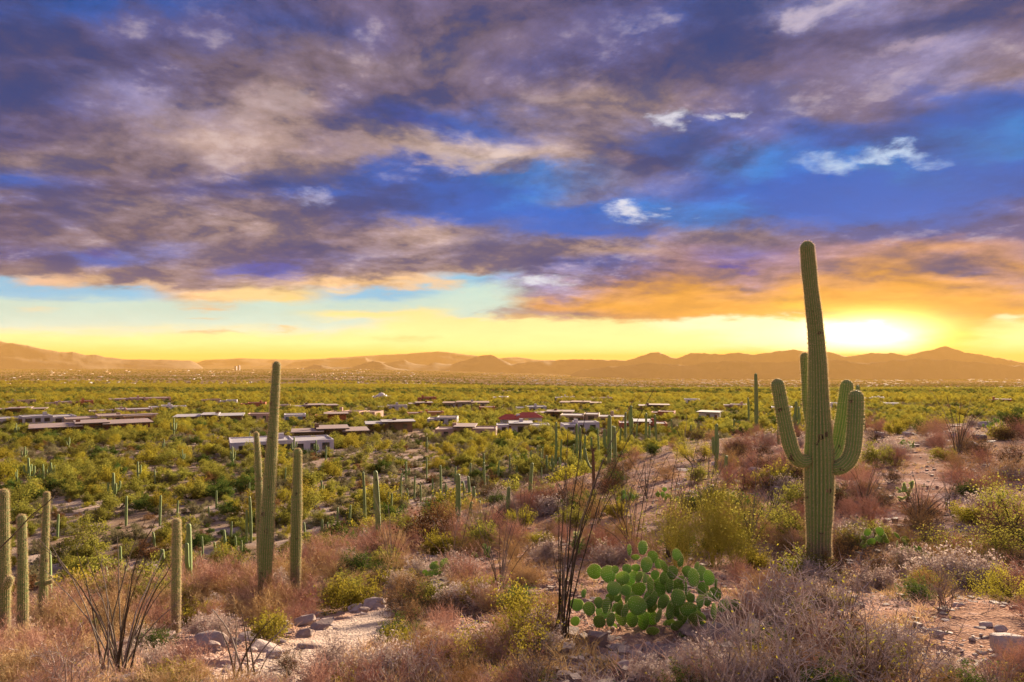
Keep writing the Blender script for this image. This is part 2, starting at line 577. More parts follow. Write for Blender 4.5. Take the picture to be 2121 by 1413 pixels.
def ground_mat():
    m, N = newmat("desert_soil")
    pos = N.n('ShaderNodeNewGeometry').outputs['Position']
    r = N.vm('LENGTH', pos)
    pth = attr(N, "path")
    n1 = N.noise(pos, 0.55, 6, 0.6).outputs[0]
    n2 = N.noise(pos, 5.5, 6, 0.65).outputs[0]
    n3 = N.noise(pos, 34.0, 4, 0.7).outputs[0]
    soil = N.mix(N.smooth(n1, 0.35, 0.68), (0.26, 0.150, 0.105), (0.36, 0.235, 0.175))
    soil = N.mix(N.m('MULTIPLY', N.smooth(n2, 0.52, 0.72), 0.75), soil, (0.20, 0.11, 0.075))
    vor = N.n('ShaderNodeTexVoronoi', feature='F1')
    N.put(vor.inputs['Vector'], pos)
    vor.inputs['Scale'].default_value = 26.0
    vor2 = N.n('ShaderNodeTexVoronoi', feature='F1')
    N.put(vor2.inputs['Vector'], N.vm('ADD', pos, N.vm('SCALE', N.noise(pos, 3., 2).outputs['Color'], scale=0.12)))
    vor2.inputs['Scale'].default_value = 6.5
    st = N.m('MULTIPLY', N.m('SUBTRACT', 1.0, N.smooth(vor.outputs['Distance'], 0.18, 0.42)), N.smooth(n2, 0.40, 0.58))
    sr, sg, sb = N.xyz(vor.outputs['Color'])
    stone = N.mix(sr, (0.30, 0.20, 0.17), (0.56, 0.43, 0.37))
    soil = N.mix(N.m('MULTIPLY', st, 0.7), soil, stone)
    slab = N.smooth(N.m('ADD', n1, N.m('MULTIPLY', n2, 0.3)), 0.66, 0.76)
    s2r, s2g, s2b = N.xyz(vor2.outputs['Color'])
    soil = N.mix(N.m('MULTIPLY', slab, 0.85), soil, N.mix(s2r, (0.33, 0.21, 0.18), (0.48, 0.34, 0.29)))
    gravel = N.mix(n3, (0.34, 0.255, 0.205), (0.52, 0.41, 0.345))
    soil = N.mix(N.m('MULTIPLY', pth, N.smooth(n2, 0.05, 0.35)), soil, gravel)
    # the bajada and the plain
    m1 = N.noise(pos, 0.09, 6, 0.62).outputs[0]
    baj = N.mix(N.smooth(m1, 0.4, 0.62), (0.22, 0.15, 0.10), (0.38, 0.29, 0.24))
    # far out the brush closes up into mottled cover, broken by roofs, yards and bare lots
    fp = N.comb(*(lambda a: (a[0], N.m('MULTIPLY', a[1], 0.45), 0.0))(N.xyz(pos)))
    m2 = N.noise(fp, 0.016, 7, 0.72).outputs[0]
    m3 = N.noise(fp, 0.0016, 5, 0.62).outputs[0]
    far = N.mix(N.smooth(m2, 0.36, 0.60), (0.060, 0.052, 0.032), (0.17, 0.125, 0.085))
    far = N.mix(N.m('MULTIPLY', N.smooth(m2, 0.60, 0.70), 0.8), far, (0.42, 0.35, 0.29))
    far = N.mix(N.m('MULTIPLY', N.smooth(m3, 0.42, 0.62), 0.55), far, (0.15, 0.12, 0.085))
    col = N.mix(N.smooth(r, 28.0, 75.0), soil, baj)
    col = N.mix(N.smooth(r, 500.0, 2200.0), col, far)
    h = N.m('ADD', N.m('ADD', N.m('MULTIPLY', n2, 0.6), N.m('MULTIPLY', n3, 0.35)), N.m('MULTIPLY', N.m('SUBTRACT', 0.5, vor.outputs['Distance']), 0.8))
    h = N.m('ADD', h, N.m('MULTIPLY', N.m('MULTIPLY', slab, s2g), 1.6))
    finish(N, principled(N, col, 0.92, bump(N, h, 0.8, 0.05), 0.0))
    return m


def rock_mat():
    m, N = newmat("rock_face")
    tc = N.n('ShaderNodeTexCoord').outputs['Object']
    rnd = N.n('ShaderNodeObjectInfo').outputs['Random']
    pos = N.n('ShaderNodeNewGeometry').outputs['Position']
    n1 = N.noise(pos, 4.0, 6, 0.65, 0.4).outputs[0]
    n2 = N.noise(pos, 22.0, 5, 0.7).outputs[0]
    col = N.mix(rnd, (0.20, 0.145, 0.125), (0.45, 0.355, 0.315))
    col = N.mix(N.m('MULTIPLY', N.smooth(n1, 0.48, 0.68), 0.7), col, (0.22, 0.135, 0.11))
    col = N.mix(N.m('MULTIPLY', N.smooth(n2, 0.55, 0.75), 0.55), col, (0.55, 0.46, 0.40))
    px_, py_, pz_ = N.xyz(pos)
    strat = N.noise(N.comb(N.m('MULTIPLY', px_, 1.5), N.m('MULTIPLY', py_, 1.5), N.m('MULTIPLY', pz_, 26.0)), 1.0, 4, 0.6).outputs[0]
    h = N.m('ADD', N.m('ADD', N.m('MULTIPLY', n1, 1.0), N.m('MULTIPLY', n2, 0.5)), N.m('MULTIPLY', strat, 1.2))
    finish(N, principled(N, col, 0.88, bump(N, h, 0.7, 0.04), 0.2))
    return m


def cactus_mat():
    m, N = newmat("saguaro_skin")
    rib = attr(N, "rib")
    cork = attr(N, "cork")
    rnd = N.n('ShaderNodeObjectInfo').outputs['Random']
    pos = N.n('ShaderNodeNewGeometry').outputs['Position']
    n1 = N.noise(pos, 1.6, 5, 0.6).outputs[0]
    n2 = N.noise(pos, 9.0, 5, 0.65).outputs[0]
    n3 = N.noise(pos, 60.0, 3, 0.6).outputs[0]
    skin = N.mix(n1, (0.090, 0.185, 0.048), (0.180, 0.295, 0.080))
    skin = N.mix(N.m('MULTIPLY', rnd, 0.3), skin, (0.17, 0.165, 0.06))
    dots = N.smooth(n3, 0.42, 0.60)
    ridge = N.mix(dots, (0.24, 0.20, 0.09), (0.46, 0.36, 0.20))
    col = N.mix(N.m('MULTIPLY', N.smooth(rib, 0.66, 1.0), 0.62), skin, ridge)
    ck = N.smooth(N.m('ADD', cork, N.m('MULTIPLY', N.m('SUBTRACT', n2, 0.5), 0.8)), 0.45, 0.75)
    col = N.mix(ck, col, N.mix(n2, (0.10, 0.075, 0.045), (0.25, 0.20, 0.14)))
    scar = N.smooth(N.noise(pos, 5.2, 2, 0.5).outputs[0], 0.69, 0.71)
    col = N.mix(N.m('MULTIPLY', scar, 0.85), col, (0.06, 0.04, 0.028))
    finish(N, principled(N, col, 0.62, bump(N, N.m('ADD', n2, N.m('MULTIPLY', n3, 0.5)), 0.35, 0.02), 0.3))
    return m


MG = ground_mat()
MROCK = rock_mat()
MSAG = cactus_mat()
MSPINE = twig_mat("spine", (0.50, 0.37, 0.20), (0.60, 0.46, 0.27), (0.68, 0.55, 0.36))
MPAD = leaf_mat("pad_skin", (0.13, 0.28, 0.060), (0.24, 0.42, 0.085), (0.46, 0.54, 0.12), trans=0.34, vary=0.5)
MCANE = twig_mat("ocotillo_bark", (0.075, 0.058, 0.040), (0.14, 0.11, 0.08), (0.32, 0.27, 0.25), vary=0.5)
MWOOD = twig_mat("dark_wood", (0.055, 0.040, 0.028), (0.10, 0.075, 0.055), (0.17, 0.13, 0.10))
MROSY = twig_mat("rosy_twig", (0.28, 0.145, 0.105), (0.48, 0.28, 0.205), (0.68, 0.47, 0.36))
MSTRAW = twig_mat("straw_twig", (0.28, 0.17, 0.075), (0.50, 0.34, 0.16), (0.72, 0.55, 0.32))
MPALE = twig_mat("pale_twig", (0.34, 0.25, 0.21), (0.50, 0.39, 0.33), (0.62, 0.52, 0.45))
MGREYT = twig_mat("grey_branch", (0.12, 0.080, 0.065), (0.33, 0.255, 0.225), (0.58, 0.49, 0.45))
MOLIVE = leaf_mat("olive_leaf", (0.11, 0.120, 0.025), (0.20, 0.20, 0.038), (0.32, 0.29, 0.06))
MYELLOW = leaf_mat("yellow_leaf", (0.165, 0.140, 0.017), (0.29, 0.24, 0.027), (0.42, 0.34, 0.045))
MGREEN = leaf_mat("green_leaf", (0.040, 0.075, 0.016), (0.070, 0.115, 0.026), (0.13, 0.17, 0.04), trans=0.3, sap=0.1)
MRUSSET = leaf_mat("russet_leaf", (0.10, 0.058, 0.025), (0.19, 0.10, 0.04), (0.28, 0.17, 0.08), trans=0.3, sap=0.0)
MSAGE = leaf_mat("sage_leaf", (0.13, 0.12, 0.06), (0.22, 0.19, 0.10), (0.34, 0.28, 0.18), trans=0.3, sap=0.0)
MBROOM = twig_mat("broom_twig", (0.20, 0.19, 0.035), (0.36, 0.32, 0.06), (0.54, 0.46, 0.12))
MCHOLLA = twig_mat("cholla_spine", (0.50, 0.42, 0.16), (0.68, 0.60, 0.30), (0.82, 0.76, 0.50))
MHILL = plain_mat("range_rock", (0.135, 0.105, 0.080), 0.95, 0.35, 0.004)


# ------------------------------------------------------------------ ground sheet
PATH = [(620, 1395), (660, 1350), (735, 1300), (800, 1275), (880, 1240), (915, 1205), (935, 1160)]


def build_ground():
    azs = np.concatenate([np.linspace(-math.pi, -0.80, 40)[:-1], np.linspace(-0.80, 0.80, 560), np.linspace(0.80, math.pi, 40)[1:]])
    rs = np.concatenate([np.geomspace(0.4, 4.5, 20)[:-1], np.geomspace(4.5, 40, 380)[:-1], np.geomspace(40, 300, 130)[:-1], np.geomspace(300, 90000, 140)])
    A, R = np.meshgrid(azs, rs)
    X, Y = R * np.sin(A), R * np.cos(A)
    Z = H(X, Y)
    pp = np.array([ground(*q)[:2] for q in PATH])
    best = np.full(X.shape, 99.0)
    for a, b in zip(pp[:-1], pp[1:]):
        ab = b - a
        s = np.clip(((X - a[0]) * ab[0] + (Y - a[1]) * ab[1]) / (ab @ ab), 0, 1)
        best = np.minimum(best, np.hypot(X - a[0] - s * ab[0], Y - a[1] - s * ab[1]))
    pw = np.clip(1.7 - (best + 0.2 * fbm(X / .5, Y / .5, 3, 40)) / 0.50, 0, 1)
    Z = Z * (1 - .8 * pw) + .8 * pw * (H(X, Y, False) + .012 * fbm(X / .12, Y / .12, 3, 44))
    nr, na = X.shape
    V = np.stack([X, Y, Z], -1).reshape(-1, 3)
    i = (np.arange(nr - 1)[:, None] * na + np.arange(na - 1)[None]).ravel()
    Fq = np.stack([i, i + 1, i + na + 1, i + na], -1)[:, ::-1]
    V = np.concatenate([V, [[0, 0, float(H(0.0, 0.4))]]])
    c = len(V) - 1
    j = np.arange(na - 1)
    Ft = np.stack([np.full(na - 1, c), j + 1, j], -1)
    pa = np.append(pw.ravel(), 0)
    me = mesh_np("ground", V, [Fq, Ft], MG, smooth=True, attrs={"path": pa})
    tag(link("ground", me), kind="structure")


build_ground()


# ------------------------------------------------------------------ mountain ranges
def build_range(name, dist, crest, base_y, depth, seed, rough=1.0):
    xs = np.array([c[0] for c in crest], dtype=float)
    ys = np.array([c[1] for c in crest], dtype=float)
    n = int(min(900, (xs[-1] - xs[0]) / 1.6))
    px = np.linspace(xs[0], xs[-1], n)
    cyv = np.interp(px, xs, ys)
    jag = rough * 2.6 * fbm(px / 14.0, px * 0 + seed, 4, seed) / F * dist * np.clip(np.minimum(px - xs[0], xs[-1] - px) / 25.0, 0, 1)
    zc = -(cyv - HY) / F * dist
    z0 = H((px - CX) / F * dist, px * 0 + dist, False) - 12.0
    env = np.clip(np.minimum(px - xs[0], xs[-1] - px) / 25.0, 0, 1) ** 0.5
    depth = depth * .55
    zc = z0 + (zc - z0) * env
    X = (px - CX) / F * dist
    Z0 = np.broadcast_to(z0, (41, n))
    sv_ = np.linspace(-1, 1, 41)
    S, XX = np.meshgrid(sv_, X, indexing='ij')
    kw = np.hanning(61); kw /= kw.sum()
    zs = np.convolve(np.pad(zc, 30, mode='edge'), kw, mode='valid')
    ZC = zs[None] + (zc - zs)[None] * (1 - np.abs(S)) ** 5
    prof = (1 - np.abs(S)) ** 1.15
    spur = fbm(XX / (depth * .45), S * 3.0 + seed, 4, seed + 7)
    f = prof * (1 + 0.22 * spur * np.sin(np.clip(np.abs(S), 0, 1) * math.pi))
    Y = dist + S * depth * (1 + 0.25 * fbm(XX / depth, S * 0, 2, seed + 3)) + depth * .3 * fbm(XX / (depth * 1.3), S * 0 + 2, 3, seed + 5) * (1 - np.abs(S) * .5)
    Xw = XX * (Y / dist)
    Z = Z0 + (ZC - Z0) * f - 40 * S * S + jag[None] * (1 - np.abs(S)) ** 5
    V = np.stack([Xw, Y, Z], -1).reshape(-1, 3)
    na = n
    i = (np.arange(len(sv_) - 1)[:, None] * na + np.arange(na - 1)[None]).ravel()
    Fq = np.stack([i, i + 1, i + na + 1, i + na], -1)
    tag(link(name, mesh_np(name, V, Fq, MHILL, smooth=True)), kind="structure")


build_range("hills_near", 8600, [(560, 771), (624, 766), (650, 755), (664, 757), (688, 761), (731, 761), (757, 752), (775, 748), (790, 751), (813, 761), (840, 766), (900, 772)], 768, 600, 3, .6)
build_range("mountains", 9600, [(760, 762), (795, 753), (813, 750), (836, 746), (859, 754), (884, 755), (897, 752), (930, 755), (938, 755), (976, 743), (990, 738), (1015, 735), (1032, 741), (1060, 756), (1078, 751),
    (1104, 748), (1130, 746), (1206, 744), (1257, 745), (1297, 746), (1318, 740), (1346, 731), (1366, 729), (1390, 740), (1402, 742), (1429, 731), (1462, 733), (1492, 734), (1529, 731), (1562, 735),
    (1606, 729), (1643, 724), (1672, 729), (1713, 729), (1753, 740), (1794, 733), (1842, 731), (1878, 737), (1923, 726), (1959, 717), (1996, 729), (2044, 738), (2081, 744), (2121, 751), (2250, 748), (2420, 742), (2600, 758)], 790, 1000, 5, .8)
build_range("foothills", 8000, [(1180, 768), (1260, 760), (1340, 752), (1420, 757), (1500, 748), (1600, 752), (1700, 744), (1800, 753), (1900, 742), (2000, 748), (2100, 757), (2250, 758), (2400, 768)], 790, 600, 23, 1.2)
build_range("hills_middle", 11500, [(590, 752), (610, 749), (672, 744), (700, 743), (757, 740), (765, 745), (800, 751), (830, 754)], 760, 1200, 9, .4)
build_range("mountains_far", 12500, [(400, 747), (460, 744), (500, 742), (553, 744), (610, 746), (700, 741), (760, 737), (797, 735), (858, 732), (907, 728), (938, 731), (992, 738), (1035, 742), (1073, 740), (1117, 746), (1200, 749)], 760, 1800, 13, .3)
build_range("mountains_left", 9000, [(-420, 735), (-300, 722), (-150, 716), (-60, 711), (0, 707), (13, 710), (33, 712), (61, 716), (84, 722), (125, 730), (150, 729), (178, 736), (199, 735), (217, 740), (255, 744), (357, 746), (420, 748)], 760, 1800, 17, .4)
build_range("hill_small", 12000, [(405, 756), (415, 751), (432, 749), (450, 751), (462, 756)], 760, 500, 19, .3)

# ------------------------------------------------------------------ haze
mh, Nh = newmat("haze_air")
pv = Nh.n('ShaderNodeVolumePrincipled')
pv.inputs['Color'].default_value = (1.0, 0.57, 0.15, 1.0)
pv.inputs['Density'].default_value = 4.5e-5
pv.inputs['Anisotropy'].default_value = 0.0
_o = Nh.n('ShaderNodeOutputMaterial')
mh.node_tree.links.new(pv.outputs[0], _o.inputs['Volume'])
_V, _F = box_vf(-95000, 95000, -95000, 95000, -420, 222)
tag(link("haze", mesh_np("haze", _V, _F, mh)), "thin golden dust haze hanging over the whole valley", "haze", kind="stuff")


# ------------------------------------------------------------------ plant makers
def unit(v):
    return v / np.maximum(np.linalg.norm(v, axis=-1, keepdims=True), 1e-9)


def grow(P0, D, L, R0, k, g, bend=0.25, up=0.0, taper=0.75):
    n = len(P0)
    P = np.zeros((n, k + 1, 3)); P[:, 0] = P0
    D = unit(D)
    for s in range(k):
        D = unit(D + g.normal(0, bend, (n, 3)) + np.array([0, 0, up]))
        P[:, s + 1] = P[:, s] + D * (L / k)[:, None]
    R = R0[:, None] * (1 - taper * np.linspace(0, 1, k + 1)[None])
    return P, R


def tubes(P, R, sides=3):
    n, k, _ = P.shape
    T = np.zeros_like(P)
    T[:, 1:-1] = P[:, 2:] - P[:, :-2]
    T[:, 0] = P[:, 1] - P[:, 0]; T[:, -1] = P[:, -1] - P[:, -2]
    T = unit(T)
    ref = np.where(np.abs(T[..., 2:3]) > 0.9, np.array([1., 0, 0]), np.array([0, 0, 1.]))
    A = unit(np.cross(T, ref)); B = np.cross(T, A)
    th = np.arange(sides) / sides * 2 * math.pi
    V = P[:, :, None] + R[:, :, None, None] * (A[:, :, None] * np.cos(th)[None, None, :, None] + B[:, :, None] * np.sin(th)[None, None, :, None])
    base = (np.arange(n)[:, None, None] * k + np.arange(k - 1)[None, :, None]) * sides
    j = np.arange(sides)[None, None]
    jn = (j + 1) % sides
    Fq = np.stack([base + j, base + jn, base + sides + jn, base + sides + j], -1).reshape(-1, 4)
    return V.reshape(-1, 3), Fq


def spawn(P, R, m, g, lo, hi, spread, up=0.15):
    n, k, _ = P.shape
    s = g.uniform(lo, hi, (n, m)) * (k - 1)
    i = np.minimum(s.astype(int), k - 2); f = (s - i)[..., None]
    rows = np.arange(n)[:, None]
    a, b = P[rows, i], P[rows, i + 1]
    T = unit(b - a)
    D = unit(T + g.normal(0, spread, T.shape) + np.array([0, 0, up]))
    r = R[rows, i]
    return (a * (1 - f) + b * f).reshape(-1, 3), D.reshape(-1, 3), r.reshape(-1)


def cards(C, size, g, elong=1.6, flat=0.0):
    n = len(C)
    A = g.normal(0, 1, (n, 3)); A[:, 2] *= (1 - flat); A = unit(A)
    B = unit(np.cross(A, g.normal(0, 1, (n, 3))))
    s = (size * g.uniform(0.6, 1.3, n))[:, None]
    V = np.stack([C - A * s * elong, C + B * s * 0.8, C + A * s * elong, C - B * s * 0.8], 1).reshape(-1, 3)
    Fq = np.arange(n * 4).reshape(n, 4)
    return V, Fq


def rad_dirs(n, g, lo, hi):
    a = g.uniform(0, 2 * math.pi, n)
    e = g.uniform(lo, hi, n)
    return np.stack([np.cos(a) * np.cos(e), np.sin(a) * np.cos(e), np.sin(e)], -1)


def twig_proto(name, mat, seed, h=0.7, n0=16, m1=5, m2=4, m3=2, lo=0.45, hi=1.4, r0=0.006, bend=0.22, up=0.06, leaf=None, nleaf=0, lsize=0.012, rmin=0.0016):
    """a rounded, many-stemmed, mostly leafless dry shrub"""
    g = np.random.default_rng(seed)
    p = Pile()
    P0 = np.concatenate([g.normal(0, 0.05 * h, (n0, 2)), np.full((n0, 1), -0.04)], 1)
    L = h * g.uniform(0.55, 1.0, n0)
    P, R = grow(P0, rad_dirs(n0, g, lo, hi), L, np.full(n0, r0), 5, g, bend * .6, up)
    V, Fq = tubes(P, R); p.add(V, Fq, 0, np.repeat(g.uniform(0, .5, n0), 18))
    lev = [(P, R)]
    for li, (m, ls, kk) in enumerate(((m1, .50, 4), (m2, .30, 3), (m3, .18, 2))):
        if not m: break
        S, D, r = spawn(P, R, m, g, 0.2 if li == 0 else 0.15, 1.0, 0.55, .12)
        L = h * ls * g.uniform(0.5, 1.15, len(S))
        P, R = grow(S, D, L, np.maximum(r * 0.72, rmin), kk, g, bend, up)
        V, Fq = tubes(P, R); p.add(V, Fq, 0, np.repeat(g.uniform(0.1 + .15 * li, 1.0, len(S)), (kk + 1) * 3))
    mats = [mat]
    if leaf is not None:
        mats.append(leaf)
        q = P.reshape(-1, 3)
        C = q[g.integers(0, len(q), nleaf)] + g.normal(0, 0.02, (nleaf, 3))
        V, Fq = cards(C, lsize, g)
        p.add(V, Fq, 1, np.repeat(g.uniform(0, 1, nleaf), 4))
    return p.mesh(name, mats)


def bush_parts(seed, h, w, n0, mats, nleaf=2500, lsize=0.09, r0=0.05, lo=0.5, hi=1.35, hollow=0.5, jitter=0.14, m1=4, m2=4):
    """wood mesh and leaf mesh of a bush or small tree whose crown is built of clumps at the twig ends"""
    g = np.random.default_rng(seed)
    p = Pile()
    P0 = np.concatenate([g.normal(0, 0.04 * w, (n0, 2)), np.full((n0, 1), -0.15)], 1)
    D = rad_dirs(n0, g, lo, hi)
    D[:, :2] *= w / h
    P, R = grow(P0, D, h * g.uniform(.55, .85, n0), np.full(n0, r0), 6, g, .16, .05)
    V, Fq = tubes(P, R, 5); p.add(V, Fq, 0, g.uniform(0, .6))
    S, D, r = spawn(P, R, m1, g, .3, 1., .6, .1)
    P1, R1 = grow(S, D, h * .38 * g.uniform(.6, 1.2, len(S)), r * .7, 4, g, .22, .04)
    V, Fq = tubes(P1, R1, 4); p.add(V, Fq, 0, .4)
    S, D, r = spawn(P1, R1, m2, g, .25, 1., .8, .08)
    P2, R2 = grow(S, D, h * .22 * g.uniform(.5, 1.2, len(S)), r * .6, 3, g, .3, .0)
    V, Fq = tubes(P2, R2, 3); p.add(V, Fq, 0, .6)
    wood = p.mesh("branches", [mats[0]])
    q = np.concatenate([P2[:, 1:].reshape(-1, 3), P1[:, 3:].reshape(-1, 3)])
    pick = g.integers(0, len(q), nleaf)
    C = q[pick] + g.normal(0, jitter * h * .35, (nleaf, 3)) * np.array([1, 1, .75])
    C[:, 2] = np.maximum(C[:, 2], 0.06 * h)
    V, Fq = cards(C, lsize, g, 1.5)
    ctint = g.uniform(0, 1, len(q))[pick] * .6 + g.uniform(0, .4, nleaf)
    pl = Pile().add(V, Fq, 0, np.repeat(ctint, 4))
    return wood, pl.mesh("foliage", [mats[1]])


# ------------------------------------------------------------------ saguaros
def column_mesh(pts, rad, ribs=18, per=4, step=0.10, depth=0.16, seed=0, base_cork=None, cap0=False):
    """ribbed cactus column along a path; the last point is the crown"""
    g = np.random.default_rng(seed)
    pts = np.asarray(pts, dtype=float); rad = np.asarray(rad, dtype=float)
    seg = np.linalg.norm(np.diff(pts, axis=0), axis=1)
    s = np.concatenate([[0], np.cumsum(seg)])
    L = s[-1]
    n = max(6, int(L / step))
    u = np.linspace(0, L, n)
    # smooth the path and radius
    def sm(vals):
        fi = np.interp(u, s, vals)
        k = max(3, int(n * .12) | 1)
        w = np.hanning(k + 2)[1:-1]; w /= w.sum()
        pad = np.concatenate([2 * fi[0] - fi[1:k // 2 + 1][::-1], fi, 2 * fi[-1] - fi[-k // 2:-1][::-1]])
        return np.convolve(pad, w, mode='valid')[:n]
    C = np.stack([sm(pts[:, i]) for i in range(3)], -1)
    Rr = sm(rad) * (1 + 0.055 * fbm(u / .45, u * 0 + seed, 3, seed))
    rt = Rr[-1]
    # crown: rings following a rounded cap
    T = unit(np.gradient(C, axis=0))
    tip = T[-1]
    ca = np.linspace(0, math.pi / 2, 7)[1:]
    Cc = C[-1] + tip[None] * (rt * 1.05 * np.sin(ca))[:, None]
    Rc = np.maximum(rt * np.cos(ca), 0.004)
    C = np.concatenate([C, Cc]); Rr = np.concatenate([Rr, Rc]); T = np.concatenate([T, np.repeat(tip[None], 6, 0)])
    if cap0:
        Rr[0] *= .35; Rr[1] *= .75
    A = np.zeros_like(C)
    a = np.cross(T[0], [0.13, 1, 0.2]); a /= np.linalg.norm(a)
    for i in range(len(C)):
        a = a - T[i] * (a @ T[i]); a /= np.linalg.norm(a); A[i] = a
    B = np.cross(T, A)
    m = ribs * per
    th = np.arange(m) / m * 2 * math.pi
    rib = np.abs(np.cos(th * ribs / 2)) ** 0.8
    dep = np.full(len(C), depth); dep[-6:] = depth * np.linspace(1, .5, 6)
    rr = Rr[:, None] * (1 - dep[:, None] * (1 - rib[None]))
    V = C[:, None] + rr[..., None] * (A[:, None] * np.cos(th)[None, :, None] + B[:, None] * np.sin(th)[None, :, None])
    k = len(C)
    i = (np.arange(k - 1)[:, None] * m + np.arange(m)[None])
    inx = (np.arange(k - 1)[:, None] * m + (np.arange(m)[None] + 1) % m)
    Fq = np.stack([i, inx, inx + m, i + m], -1).reshape(-1, 4)
    hgt = np.concatenate([u, np.full(6, L)])
    ck = np.zeros(k) if base_cork is None else np.clip(1.0 - hgt / base_cork, 0, 1)
    me = mesh_np("column", V.reshape(-1, 3), Fq, MSAG, smooth=True,
                 attrs={"rib": np.tile(rib, k), "cork": np.repeat(ck, m)})
    ridge = np.where(np.arange(m) % per == 0)[0]
    return me, V, ridge, C


def spine_mesh(V, ridge, C, step_m, length, seed, per=4, width=0.0024):
    """straw spines along every rib"""
    g = np.random.default_rng(seed)
    lin_ = V[:, ridge]                               # rings, ribs, 3
    k = lin_.shape[0]
    seg = np.linalg.norm(C[1:] - C[:-1], axis=1)
    out = []
    for i in range(k - 1):
        m = max(1, int(round(seg[i] / step_m)))
        for f in (np.arange(m) + g.uniform(0, 1)) / m:
            if f >= 1: f -= 1
            a = lin_[i] * (1 - f) + lin_[i + 1] * f
            nrm = unit(a - (C[i] * (1 - f) + C[i + 1] * f))
            out.append((a, nrm))
    a = np.concatenate([o[0] for o in out]); nr = np.concatenate([o[1] for o in out])
    a = np.repeat(a, per, 0); nr = np.repeat(nr, per, 0)
    D = unit(nr * .9 + g.normal(0, .55, a.shape))
    L = length * g.uniform(.5, 1.15, len(a))[:, None]
    S = unit(np.cross(D, g.normal(0, 1, a.shape))) * width
    W = np.stack([a - S, a + S, a + D * L], 1).reshape(-1, 3)
    Ft = np.arange(len(W)).reshape(-1, 3)
    return mesh_np("spines", W, Ft, MSPINE, attrs={"tint": np.repeat(g.uniform(0, 1, len(a)), 3)})


def px_path(lst, dd, off=0.0, org=None):
    P = np.array([at(x, y, dd + off) for x, y, w in lst])
    R = np.array([w * .5 * dd / F for x, y, w in lst])
    return P - org, R


def big_saguaro(label, trunk, arms=(), ribs=20, step=0.045, spine=0.03, cork=2.0, group=None, dep=0.19, holes=()):
    """trunk and arms as (px, py, width) rows of the photograph, lowest first"""
    b = ground(trunk[0][0], trunk[0][1])
    dd = b[1]
    org = np.array([b[0], b[1], float(H(b[0], b[1]))])
    root = link("saguaro", None, loc=org)
    tag(root, label, "cactus", group)
    P, R = px_path(trunk, dd, 0, org)
    P = np.concatenate([[[P[0, 0], P[0, 1], -0.12]], P]) if P[0, 2] > -0.05 else P
    if len(P) > len(R): R = np.concatenate([[R[0]], R])
    me, V, rd, C = column_mesh(P, R, ribs, 4, step, dep, int(abs(b[0]) * 100) % 977, cork)
    link("trunk", me, root)
    if spine: tag(link("spines", spine_mesh(V, rd, C, spine, 0.045, 5), root), kind="stuff")
    for hx, hy in holes:                    # old woodpecker holes, rimmed with callus
        q = int(np.argmin([abs(pix(c + org)[1] - hy) for c in C]))
        ring = V[q] - C[q]
        want = at(hx, hy, dd) - org - C[q]
        lat = float(want[0])
        best = int(np.argmin(np.abs(ring[:, 0] - lat) + 10 * (ring[:, 1] > 0)))
        w = .042
        n = 10
        ang = np.arange(n) / n * 6.2832
        nr = unit(ring[best] * np.array([1, 1, 0])); sd = np.cross([0, 0, 1.], nr)
        cc = V[q][best] + nr * .006
        rim = [cc + (sd * np.cos(t_) + np.array([0, 0, 1.25]) * np.sin(t_)) * w for t_ in ang]
        inn = [cc - nr * .03 + (sd * np.cos(t_) + np.array([0, 0, 1.25]) * np.sin(t_)) * w * .6 for t_ in ang]
        out = [cc - nr * .05 + (sd * np.cos(t_) + np.array([0, 0, 1.25]) * np.sin(t_)) * w * 1.35 for t_ in ang]
        VV = np.array(rim + inn + out + [cc - nr * .035])
        ii = np.arange(n); jj = (ii + 1) % n
        FF = [np.stack([ii, jj, jj + n, ii + n], -1), np.stack([ii + 2 * n, jj + 2 * n, jj, ii], -1), np.stack([ii + n, jj + n, np.full(n, 3 * n)], -1)]
        link("bird_hole", mesh_np("bird_hole", VV, FF, [MHOLE, MCALL], np.concatenate([np.zeros(n), np.ones(n), np.zeros(n)])), root)
    for k, (lst, off) in enumerate(arms):
        offs = off if isinstance(off, (list, tuple)) else [off] * len(lst)
        P = np.array([at(x, y, dd + o) for (x, y, w), o in zip(lst, offs)]) - org
        R = np.array([w * .5 * dd / F for x, y, w in lst])
        me, V, rd, C = column_mesh(P, R, max(10, ribs - 5), 4, step * .7, dep, 31 + k, None, cap0=True)
        a = link("arm", me, root)
        if spine: tag(link("spines", spine_mesh(V, rd, C, spine, 0.042, 6 + k), a), kind="stuff")
    return root


